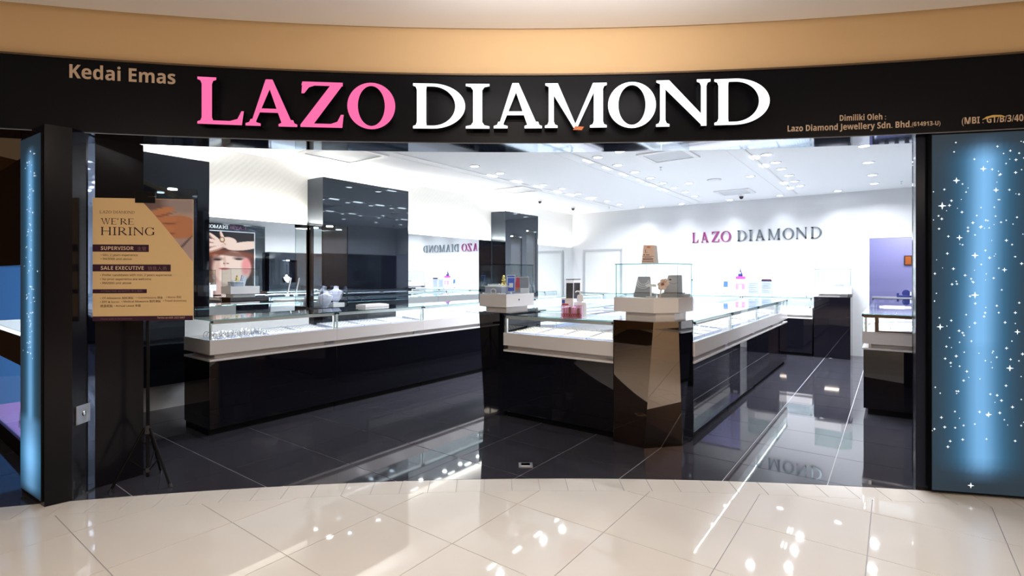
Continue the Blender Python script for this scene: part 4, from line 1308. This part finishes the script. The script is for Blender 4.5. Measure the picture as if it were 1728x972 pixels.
def easel(label, loc, rotz, k=1.0, three=False):
    t = thing('necklace_easel', label, 'necklace stand', loc, rotz)
    m = MB(); m.add([(-.075 * k, 0, .012), (.075 * k, 0, .012), (.055 * k, .09 * k, .155 * k), (-.055 * k, .09 * k, .155 * k), (-.075 * k, .02, .008), (.075 * k, .02, .008), (.055 * k, .105 * k, .148 * k), (-.055 * k, .105 * k, .148 * k)],
                    [(0, 1, 2, 3), (7, 6, 5, 4), (0, 4, 5, 1), (1, 5, 6, 2), (2, 6, 7, 3), (3, 7, 4, 0)]); m.build('panel', 'grey_suede', t)
    m = MB(); m.box(-.085 * k, .085 * k, -.04, .10, 0, .008); m.build('base', 'mid_grey', t)
    for q in range(3 if three else 1):
        r = (.045 + .008 * q) * k; m = MB(); pts = []
        for i in range(15):
            a = pi + pi * i / 14; u = .085 * k + r * .9 * sin(a) + .02 * k - .012 * q
            pts.append((r * cos(a), (u) * .58 - .014, .02 + u * 1.0))
        m.tube(pts, .004 if three else .0016, 6); m.build('necklace', 'silver_jewel' if not three else 'white_pad', t)
    return t


easel('grey easel with white bead strands in the corner vitrine', (-1.84, 4.47, zb + .028), .25, 1.0, True)
easel('grey easel with a fine chain in the corner vitrine', (-1.60, 4.58, zb + .030), .15, 1.08)
for (x, yy, w_, lab) in ((-1.83, 4.50, .17, 'dark base block under the bead easel'), (-1.60, 4.60, .26, 'wide dark base block under the chain easel')):
    t = MB().box(-w_ / 2, w_ / 2, -.09, .11, 0, .028).build('display_block', 'mid_grey'); t.location = (x, yy, zb); t.rotation_euler = (0, 0, .2); tag(t, lab, 'block')
t = thing('ring_stand', 'white T-shaped ring stand in the corner vitrine', 'stand', (-1.735, 4.40, zb))
MB().box(-.035, .035, -.03, .03, 0, .01).build('base', 'white_lacquer', t); MB().tube([(0, 0, .01), (0, 0, .10)], .008, 8).build('stem', 'white_pad', t)
MB().tube([(-.045, 0, .105), (.045, 0, .105)], .012, 10).build('crossbar', 'white_pad', t)
# pale pink flower prop leaning between the easels
t = thing('prop_flower', 'pale pink fabric flower between the two easels', 'flower', (-1.66, 4.47, zb))
m = MB(); m.tube([(-.02, 0, 0), (-.01, .0, .06), (.01, 0, .10)], .006, 6); m.build('stem', 'skin_prop', t)
for i in range(6):
    a = i * pi / 3; m = MB(); m.lathe([(.004, -.02), (.022, -.008), (.026, .006), (.012, .022)], 10); m.xf(Matrix.Translation((.012 + .030 * cos(a), .02 * sin(a), .115 + .032 * sin(a))) @ Matrix.Rotation(a, 4, 'Y')); m.build('petal', 'skin_prop', t, smooth=True)
m = MB(); m.lathe([(.006, -.012), (.018, 0), (.006, .012)], 10, (.012, -.015, .115)); m.build('flower_centre', 'brown_red', t, smooth=True)
m = MB(); m.lathe([(.010, 0), (.014, .008), (.004, .016)], 10, (.075, 0, .15)); m.build('bud', 'dark_plastic', t)
m = MB(); m.tube([(.03, 0, .12), (.075, 0, .152)], .004, 6); m.build('twig', 'skin_prop', t)
# tent card on the corner vitrine
zt = 1.6005
tp = onY(1094, 443, 4.42)
t = thing('tent_card', 'beige folded price card standing on the corner vitrine', 'card', (tp.x, 4.42, zt), radians(14))
m = MB(); m.add([(-.056, -.03, 0), (.056, -.03, 0), (.050, 0, .165), (-.042, 0, .168), (-.056, -.027, 0), (.056, -.027, 0), (.050, .003, .165), (-.042, .003, .168)],
                [(0, 1, 2, 3), (7, 6, 5, 4), (0, 4, 5, 1), (1, 5, 6, 2), (2, 6, 7, 3), (3, 7, 4, 0)]); m.build('front_leaf', 'skin_prop', t)
m = MB(); m.add([(.056, -.03, 0), (.085, .03, 0), (.070, .03, .16), (.050, 0, .165), (.0575, -.031, 0), (.0865, .029, 0), (.0715, .029, .16), (.0515, -.001, .165)],
                [(0, 1, 2, 3), (7, 6, 5, 4), (0, 4, 5, 1), (1, 5, 6, 2), (2, 6, 7, 3), (3, 7, 4, 0)]); m.build('side_leaf', 'paper', t)


def onleaf(m, a, b, c, d):
    m.add([(x, -.03 + .03 * z / .166 - .0012, z) for x, z in ((a, c), (b, c), (b, d), (a, d))], [(0, 1, 2, 3)])


m = MB(); onleaf(m, -.052, .052, .064, .067); onleaf(m, -.03, .03, .054, .058); onleaf(m, -.045, .045, .035, .045); onleaf(m, -.05, .048, .018, .024); onleaf(m, -.042, -.025, .075, .083); onleaf(m, -.018, .012, .075, .082); m.build('small_print', 'faded_ink', t)
m = MB(); m.add([(.004 + .017 * cos(a * pi / 8), -.03 + .03 * (.148 + .008 * sin(a * pi / 8)) / .166 - .0012, .148 + .008 * sin(a * pi / 8)) for a in range(16)], [tuple(range(16))]); m.build('oval_badge', 'orange_card', t)
m = MB(); word_to(m, 'L', -.026, .097, .03, .02, T=.2); m.xf(Matrix.Translation((0, -.0135, 0))); m.build('initial', 'gold_jewel', t)

# ---- on the front island counter: acrylic box, bottle, card, two phone stands
zt = 1.0825
bx = onZ(966, 537, zt)
t = thing('acrylic_box', 'pink patterned acrylic box on the front island counter', 'box', (bx.x, bx.y, zt), radians(22))
w_, d_, h_ = .20, .13, .125
MB().slab(-w_ / 2, w_ / 2, -d_ / 2, -d_ / 2 + .004, 0, h_, 1, 0, 0).build('front_panel', 'pink_acrylic', t)
MB().slab(-w_ / 2, w_ / 2, d_ / 2 - .004, d_ / 2, 0, h_, 1, 0, 0).build('back_panel', 'pink_acrylic', t)
for x in (-w_ / 2, w_ / 2 - .004): MB().box(x, x + .004, -d_ / 2 + .004, d_ / 2 - .004, 0, h_).build('side_panel', 'pink_acrylic', t)
MB().box(-w_ / 2 + .004, w_ / 2 - .004, -d_ / 2 + .004, d_ / 2 - .004, 0, .004).build('bottom_panel', 'pink_pale', t)
rj = random.Random(5)
for i in range(9):
    x = -w_ / 2 + .022 + i * .020; m = MB(); m.box(x - .008, x + .008, -d_ / 2 + .008, d_ / 2 - .01, .006, .09 + .02 * rj.random())
    m.build('sachet', ('mauve', 'pink_pale', 'mauve', 'silver_jewel')[i % 4], t)
m = MB()
for i in range(8):
    x = -w_ / 2 + .022 + i * .0225; m.tube([(x + .011 * cos(a * pi / 5), -d_ / 2 - .003, .034 + .014 * sin(a * pi / 5)) for a in range(11)], .0034, 5, 0, False)
m.build('ring_pattern', 'brown_red', t)
t2 = card('leaflet', 'blue red and white leaflet standing in the acrylic box', (bx.x - .055, bx.y - .005, zt + .115), radians(22), .115, .075, 'paper', [(.02, .3, .35, .8, 'blue_card'), (.02, .6, .03, .3, 'red_card')], tilt=4, cat='leaflet')
t = thing('sanitizer_bottle', 'squat white pump bottle behind the pink acrylic box', 'bottle', (bx.x + .005, bx.y + .145, zt))
m = MB(); m.lathe([(.060, 0), (.063, .01), (.063, .135), (.056, .150), (.034, .160), (.032, .205), (.024, .222)], 24); m.build('body', 'white_plastic', t, smooth=True)
m = MB(); m.lathe([(.010, .220), (.010, .245), (.022, .248), (.022, .258), (.006, .260)], 14); m.build('pump', 'white_plastic', t, smooth=True)
m = MB(); m.tube([(0, 0, .254), (-.03, -.012, .256), (-.046, -.018, .246)], .006, 8); m.build('spout', 'white_plastic', t)
for i, (px, lab) in enumerate(((960.5, 'left of the twin black card terminals on the left island run'), (972.5, 'right of the twin black card terminals on the left island run'))):
    q = onZ(px + 2, 505, 1.0825)
    q = onX(px, 500, -3.25)
    t = thing('card_terminal', lab, 'terminal', (-3.25, q.y, 1.0825), radians(25))
    sc = 1.25
    m = MB(); m.box(-.05, .05, 0, .07, 0, .02); m.build('base', 'white_plastic', t)
    M = Matrix.Rotation(radians(-12), 4, 'X')
    m = MB(); m.box(-.05, .05, .02, .035, .02, .37); m.xf(M); m.build('body', 'white_plastic', t, .004)
    m = MB(); m.box(-.043, .043, .016, .02, .12 if i else .08, .325); m.xf(M); m.build('screen', 'dark_plastic', t)
    m = MB(); m.box(-.05, .05, .018, .036, .37, .377); m.xf(M); m.build('top_edge', 'dark_plastic', t)
# ---- back counter goods
zt = 1.0825


def atback(px, yy=11.0): return onY(px, 490, yy).x


for i, (a, b, hpx, lab, mt, ins) in enumerate(((1204, 1215, 23, 'leftmost small framed card on the back counter', 'paper', [(.0, .08, .2, .8, 'dark_plastic'), (.2, .8, .1, .16, 'ink')]),
                                               (1217, 1228, 25, 'small card with a blue top on the back counter', 'paper', [(.3, .95, .55, .95, 'blue_card'), (.1, .7, .1, .16, 'ink')]),
                                               (1230, 1240, 18, 'plain pale card beside the pink stand', 'paper', [(.3, .7, .4, .8, 'acrylic')]))):
    x0, x1 = atback(a), atback(b); z_ = -((x0 + x1) / 2) * SY + 11.0 * CY
    card('picture_card', lab, ((x0 + x1) / 2, 11.0, zt), 0, x1 - x0, hpx * z_ / F, mt, ins, tilt=8, fm='grey_tray')
x0, x1 = atback(1241.5), atback(1256.5); xc = (x0 + x1) / 2; z_ = -xc * SY + 11 * CY; hh = 28 * z_ / F; ww = x1 - x0
t = thing('pink_stand', 'tall pink promotional stand with a pointed ornament on the back counter', 'stand', (xc, 11.0, zt))
MB().box(-ww / 2, ww / 2, 0, .09, 0, hh).build('box', 'pink_pale', t, .004)
MB().box(-ww / 2 - .002, ww / 2 + .002, -.004, .0, hh * .38, hh * .72).build('pink_band', 'pink_card', t); MB().box(-ww / 2, ww / 2, -.003, .09, hh + .001, hh * 1.16).build('header', 'magenta', t)
MB().box(-ww * .18, ww * .18, -.006, -.004, hh * .40, hh * .66).build('window_print', 'paper', t)
m = MB(); m.lathe([(.042, 0), (.045, .02), (.036, .06), (.018, .10), (.006, .13), (.005, .165)], 16, (-.005, .045, hh * 1.16)); m.build('ornament', 'navy_card', t, smooth=True)
m = MB(); m.lathe([(.018, 0), (.018, .006)], 14); m.xf(Matrix.Translation((-.005, .008, hh * 1.16 + .07)) @ Matrix.Rotation(pi / 2, 4, 'X')); m.build('ornament_disc', 'white_plastic', t)
for (a, b, lab, top_) in ((1262, 1281, 'left of two clear brochure holders on the back counter', None), (1284, 1302.5, 'clear brochure holder with a dark top on the back counter', 1)):
    x0, x1 = atback(a), atback(b); xc = (x0 + x1) / 2; z_ = -xc * SY + 11 * CY; hh = 27 * z_ / F; ww = x1 - x0
    t = thing('brochure_holder', lab, 'brochure holder', (xc, 11.0, zt))
    MB().box(-ww / 2, ww / 2, 0, .004, 0, hh * .96).build('front_panel', 'acrylic', t); MB().box(-ww / 2, ww / 2, -.01, .09, 0, .022).build('base', 'grey_tray', t)
    MB().box(-ww / 2 + .006, ww / 2 - .006, .005, .03, .022, hh * .94).build('brochures', 'pale_blue_paper', t)
    m = MB()
    for k in range(5): m.box(-ww * .38, ww * (.3 - .12 * (k % 2)), -.001, .0, hh * (.25 + .13 * k), hh * (.265 + .13 * k))
    m.build('printed_lines', 'faded_ink', t)
    if top_:
        m = MB(); m.prism([(-ww / 2, 0), (ww / 2, 0), (ww / 2, .03), (-ww / 2, .03)], hh * .94, hh * 1.06, 0, [(-ww * .4, .0), (ww * .4, 0), (ww * .4, .03), (-ww * .4, .03)]); m.build('dark_header', 'plum_ink', t)
x0 = atback(1316); t = thing('white_dispenser', 'low white card dispenser beside the brochure holders', 'dispenser', (x0, 11.02, zt))
MB().box(-.10, .10, 0, .12, 0, .05).build('base', 'white_plastic', t, .006); MB().box(-.12, .14, .02, .11, .05, .17).build('hood', 'white_plastic', t, .02)
x0 = atback(1347.5, 10.95); t = thing('flat_tray', 'grey flat tray on the back counter by the pedestal', 'tray', (x0, 10.86, zt)); MB().box(-.13, .13, 0, .16, 0, .03).build('tray_body', 'grey_tray', t, .003); MB().box(-.12, .12, .01, .15, .03, .034).build('pad', 'grey_suede', t)
# back vitrine goods
zb = 1.2902
t = thing('display_block', 'flat grey block at the right in the back vitrine', 'block', (-.80, 10.98, zb)); MB().box(-.07, .07, 0, .10, 0, .03).build('block', 'mid_grey', t); MB().box(-.05, .05, .02, .08, .03, .045).build('pad', 'grey_suede', t)
t = thing('ring_box', 'small grey ring box at the left in the back vitrine', 'box', (-1.04, 10.98, zb)); MB().box(-.05, .05, 0, .08, 0, .02).build('base', 'white_pad', t); MB().box(-.03, .03, .02, .05, .02, .075).build('box', 'grey_suede', t)
# goods on the right counter
t = thing('paper_pad', 'white paper pad on the right counter glass', 'paper', (.02, 8.15, 1.0825), .1); MB().box(-.16, .16, 0, .1, 0, .012).build('sheets', 'paper', t); MB().tube([(-.12, .05, .016), (.10, .06, .016)], .005, 6).build('pen', 'white_plastic', t)
td = onY(1527, 490, 11.85)
t = thing('tape_dispenser', 'dark blue tape dispenser on the back room counter', 'tape dispenser', (td.x, 11.9, 1.0855))
MB().prism([(-.12, 0), (.10, 0), (.10, .07), (-.12, .07)], 0, .035).build('base', 'navy_card', t, .004)
m = MB(); m.lathe([(.03, -.03), (.062, -.03), (.062, .03), (.03, .03)], 20); m.xf(Matrix.Translation((.02, .035, .075)) @ Matrix.Rotation(pi / 2, 4, 'X')); m.build('roll', 'navy_card', t, smooth=True)
MB().box(-.12, -.085, .01, .06, .035, .075).build('cutter', 'navy_card', t); MB().box(.075, .095, .0, .07, .035, .10).build('arm', 'paper', t)
# floor socket plate
p = onZ(887, 785)
t = thing('floor_socket', 'small steel flap plate set in the dark shop floor', 'floor socket', (p.x, p.y, 0), YAW)
MB().box(-.055, .055, -.05, .05, 0, .003).build('plate', 'brushed_steel', t); MB().box(-.035, .035, -.02, .035, .003, .006).build('flap', 'chrome', t)

# ================================================================== hiring poster on its tripod
PR, PZ = (249.5 - 864) / F * 3.68, 3.68
pp = W(PR, PZ); rot_b = YAW + atan2(3.60 - 3.52, .64)
lz = lambda px, py, z: H + (YH - py) * z / F
bl_ = W((157 - 864) / F * 3.52, 3.52); br_ = W((326 - 864) / F * 3.60, 3.60)
stn = thing('poster_stand', 'hiring poster board on a thin black tripod by the left column', 'poster stand', (pp.x, pp.y, 0), rot_b)
Minv = Matrix.Rotation(-rot_b, 4, 'Z') @ Matrix.Translation((-pp.x, -pp.y, 0))
l0, l1 = Minv @ bl_, Minv @ br_; yb_ = (l0.y + l1.y) / 2; X0, X1 = l0.x, l1.x
Z0, Z1 = lz(0, 541, 3.56), lz(0, 334.5, 3.54); BW, BH = X1 - X0, Z1 - Z0
MB().tube([(0, 0, .05), (0, 0, 1.9)], .011, 10).build('pole', 'black_matte', stn)
MB().tube([(0, 0, .36), (0, 0, .42)], .022, 10).build('hub', 'dark_plastic', stn)
MB().tube([(0, 0, .085), (0, 0, .115)], .018, 10).build('lower_collar', 'dark_plastic', stn)
for a in (-15 - 9, 105 - 9, 225 - 9):
    a = radians(a); c, s = cos(a), sin(a)
    MB().tube([(.018 * c, .018 * s, .40), (.21 * c, .21 * s, .012)], .009, 8).build('leg', 'black_matte', stn)
    MB().tube([(.016 * c, .016 * s, .10), (.115 * c, .115 * s, .205)], .004, 6).build('brace', 'black_matte', stn)
    MB().tube([(.205 * c, .205 * s, .022), (.215 * c, .215 * s, 0)], .012, 8).build('foot', 'dark_plastic', stn)
MB().box(X0 + BW * .42, X0 + BW * .62, yb_ - .008, yb_ + .012, Z1 - .03, Z1 + .05).build('top_clip', 'black_matte', stn)
MB().box(X0 + BW * .55, X0 + BW * .62, yb_ - .010, yb_ - .008, Z1 + .012, Z1 + .016).build('clip_edge', 'chrome', stn)
MB().box(-.02, .02, yb_ + .006, .0, Z1 - .02, Z1 + .02).build('holder_arm', 'black_matte', stn)
MB().box(-.02, .02, yb_ + .006, .0, Z0 + .1, Z0 + .13).build('holder_arm', 'black_matte', stn)
bd = MB().box(X0, X1, yb_ - .004, yb_ + .006, Z0, Z1).build('poster_board', 'cream_paper', stn)
yf = yb_ - .0045
PX = lambda u: X0 + BW * u; PZ_ = lambda v: Z0 + BH * (1 - v)


def bar(u0, u1, v0, v1, mat, dy=0.0, nm='band'):
    MB().add([(PX(u0), yf - dy, PZ_(v1)), (PX(u1), yf - dy, PZ_(v1)), (PX(u1), yf - dy, PZ_(v0)), (PX(u0), yf - dy, PZ_(v0))], [(0, 1, 2, 3)]).build(nm, mat, bd)


bar(0, .555, .378, .437, 'plum_ink'); bar(0, .775, .540, .597, 'plum_ink'); bar(0, .535, .742, .775, 'plum_ink'); bar(0, 1, .962, 1.0, 'plum_ink')
tm_ = MB()
yt = yf - .0006
word_to(tm_, 'WE', PX(.08), PZ_(.215), BH * .050, BW * .155, yt, T=.15, t=.06); word_to(tm_, "'", PX(.245), PZ_(.215), BH * .05, BW * .02, yt); word_to(tm_, 'RE', PX(.272), PZ_(.215), BH * .050, BW * .135, yt, T=.15, t=.06)
word_to(tm_, 'HIRING', PX(.08), PZ_(.302), BH * .066, BW * .53, yt, T=.15, t=.06)
word_to(tm_, 'LAZO DIAMOND', PX(.07), PZ_(.125), BH * .022, BW * .345, yt, T=.15, t=.06)
tm_.build('headline', 'ink', bd)


def ptxt(body, u, v, wid, mat, hgt=.022, bold=.01, nm='lettering'):
    m = MB(); text_to(m, body, PX(u), PZ_(v), BW * wid, None, y=yt, bold=0.0, heavy=bold > .02)
    m.build(nm, mat, bd)


ptxt('SUPERVISOR', .08, .422, .325, 'pale_ink', bold=.03); ptxt('主管', .44, .424, .09, 'faded_ink')
ptxt('SALE EXECUTIVE', .08, .583, .425, 'pale_ink', bold=.03); ptxt('销售人员', .545, .585, .19, 'faded_ink', bold=.02)
ptxt('• Min. 2 years experience', .08, .472, .365, 'ink'); ptxt('• RM3000 and above', .08, .504, .305, 'ink')
ptxt('• Prefer candidates with min. 2 years experience', .075, .635, .71, 'ink'); ptxt('• No prior experience are welcome', .075, .668, .505, 'ink'); ptxt('• RM2000 and above', .075, .70, .305, 'ink')
ptxt('ATTRACTIVE BENEFITS 员工福利', .08, .765, .41, 'faded_ink')
ptxt('• OT Allowance 加班津贴', .075, .822, .325, 'ink'); ptxt('• Commissions 佣金', .435, .820, .26, 'ink'); ptxt('• Bonus 花红', .73, .816, .155, 'ink')
ptxt('• EPF & Socso', .075, .853, .185, 'ink'); ptxt('• Medical Allowance 医药津贴', .285, .850, .39, 'ink'); ptxt('• Travel Incentives', .70, .846, .235, 'ink')
ptxt('旅游奖励', .075, .887, .12, 'ink'); ptxt('• Annual Leave 年假', .21, .885, .265, 'ink')
ptxt('Please walk in for interview', .08, .989, .31, 'faded_ink'); ptxt('Terms on 603 -222 5467', .64, .984, .28, 'pale_ink')


def handpic(u, v):
    c = s2l(196, 172, 160)
    c = mixc(c, s2l(120, 92, 90), blob(u, v, .25, .95, .35, .10, .6))
    c = mixc(c, s2l(168, 150, 150), blob(u, v, .9, .95, .3, .12, .6))
    c = mixc(c, s2l(206, 136, 92), blob(u, v, .78, .58, .30, .17, .12, -.1))
    for (x, y, r, a) in ((.45, .80, .22, .25), (.50, .68, .20, .12), (.52, .56, .16, -.1), (.54, .46, .14, -.5)):
        c = mixc(c, s2l(214, 142, 98), blob(u, v, x, y, r, .055, .2, a)); c = mixc(c, s2l(120, 60, 40), .8 * blob(u, v, x - .02, y - .065, r * .9, .012, .8, a))
    c = mixc(c, s2l(190, 165, 165), blob(u, v, .9, .24, .25, .14, .4)); c = mixc(c, s2l(70, 58, 66), .9 * blob(u, v, .80, .27, .22, .014, .6, .75))
    return tuple(x * .72 for x in c)


# photo triangle: right upper corner, from (.46, 0) to (1, .52)
mb = MB(); cl = []; N = 44
for j in range(N + 1):
    v = j / N
    for i in range(N + 1):
        ulo = min(1, .46 + .54 * (v ** .92)); u = ulo + (1 - ulo) * i / N
        mb.v.append((PX(u), yf - .0003, PZ_(.515 * v + .003))); cl.append(handpic((u - .40) / .6, 1 - v * .95))
for j in range(N):
    for i in range(N):
        a = j * (N + 1) + i; mb.f.append((a, a + N + 1, a + N + 2, a + 1)); mb.m.append(0)
o = mb.build('hand_photo', 'photo_print', bd); ca = o.data.color_attributes.new('print', 'FLOAT_COLOR', 'POINT')
for k, c in enumerate(cl): ca.data[k].color = (*c, 1)

# ================================================================== neighbouring shop's display at the far left
nb0 = W(-4.08, 4.23); ang = YAW + atan2(.604, -.797)
nb = thing('window_display', 'blue and violet lit two-tier display of the next shop at far left', 'display', tuple(nb0), ang)
# local: +x runs along the window away from the column, -y is into the display
XA, XB, DD = -.10, 1.6, .28
MB().box(XA, XB, -DD, 0, 0, .14).build('plinth', 'black_matte', nb)
MB().box(XA, XB, -DD, -.02, .14, .16).build('lower_deck', 'display_violet', nb); MB().box(XA, XB, -DD, -DD + .02, .16, .76).build('lower_back', 'display_blue', nb)
MB().box(XA, XB, -DD, 0, .76, 1.0).build('middle_band', 'black_gloss', nb); MB().box(XA, XB, -DD, -.02, 1.0, 1.03).build('upper_deck', 'display_white', nb)
MB().box(XA, XB, -DD, -DD + .02, 1.03, 1.58).build('upper_back', 'display_blue', nb); MB().box(XA, XB, -DD, 0, 1.58, 2.45).build('header', 'black_satin', nb)
MB().slab(XA, XB, -.012, -.006, .16, .76, 1).build('lower_glass', ['clear_glass', 'glass_edge'], nb); MB().slab(XA, XB, -.012, -.006, 1.03, 1.58, 1).build('upper_glass', ['clear_glass', 'glass_edge'], nb)
MB().box(XB, XB + .02, -DD, 0, .16, .76).build('lower_end', 'display_blue', nb); MB().box(XB, XB + .02, -DD, 0, 1.03, 1.58).build('upper_end', 'display_blue', nb)  # glowing end panels, added so the window looks lit inside
nbw = lambda x, y, z: nb0 + Matrix.Rotation(ang, 3, 'Z') @ Vector((x, y, z))
o = MB().prism([(-.09, -.09), (.09, -.09), (.09, .09), (-.09, .09)], 0, .36, 0, [(-.06, -.06), (.06, -.06), (.06, .06), (-.06, .06)]).build('display_plinth', 'white_lacquer'); o.location = nbw(.30, -.15, .1605); o.rotation_euler = (0, 0, ang); tag(o, 'tapered white block in the violet window of the next shop', 'plinth')
o = MB().lathe([(.004, -.05), (.03, -.042), (.048, -.018), (.05, 0), (.048, .018), (.03, .042), (.004, .05)], 16, (0, 0, .05)).build('pink_ball', 'pink_card', smooth=True); o.location = nbw(.13, -.10, .1605); tag(o, 'small pink ball in the violet window of the next shop', 'ball')
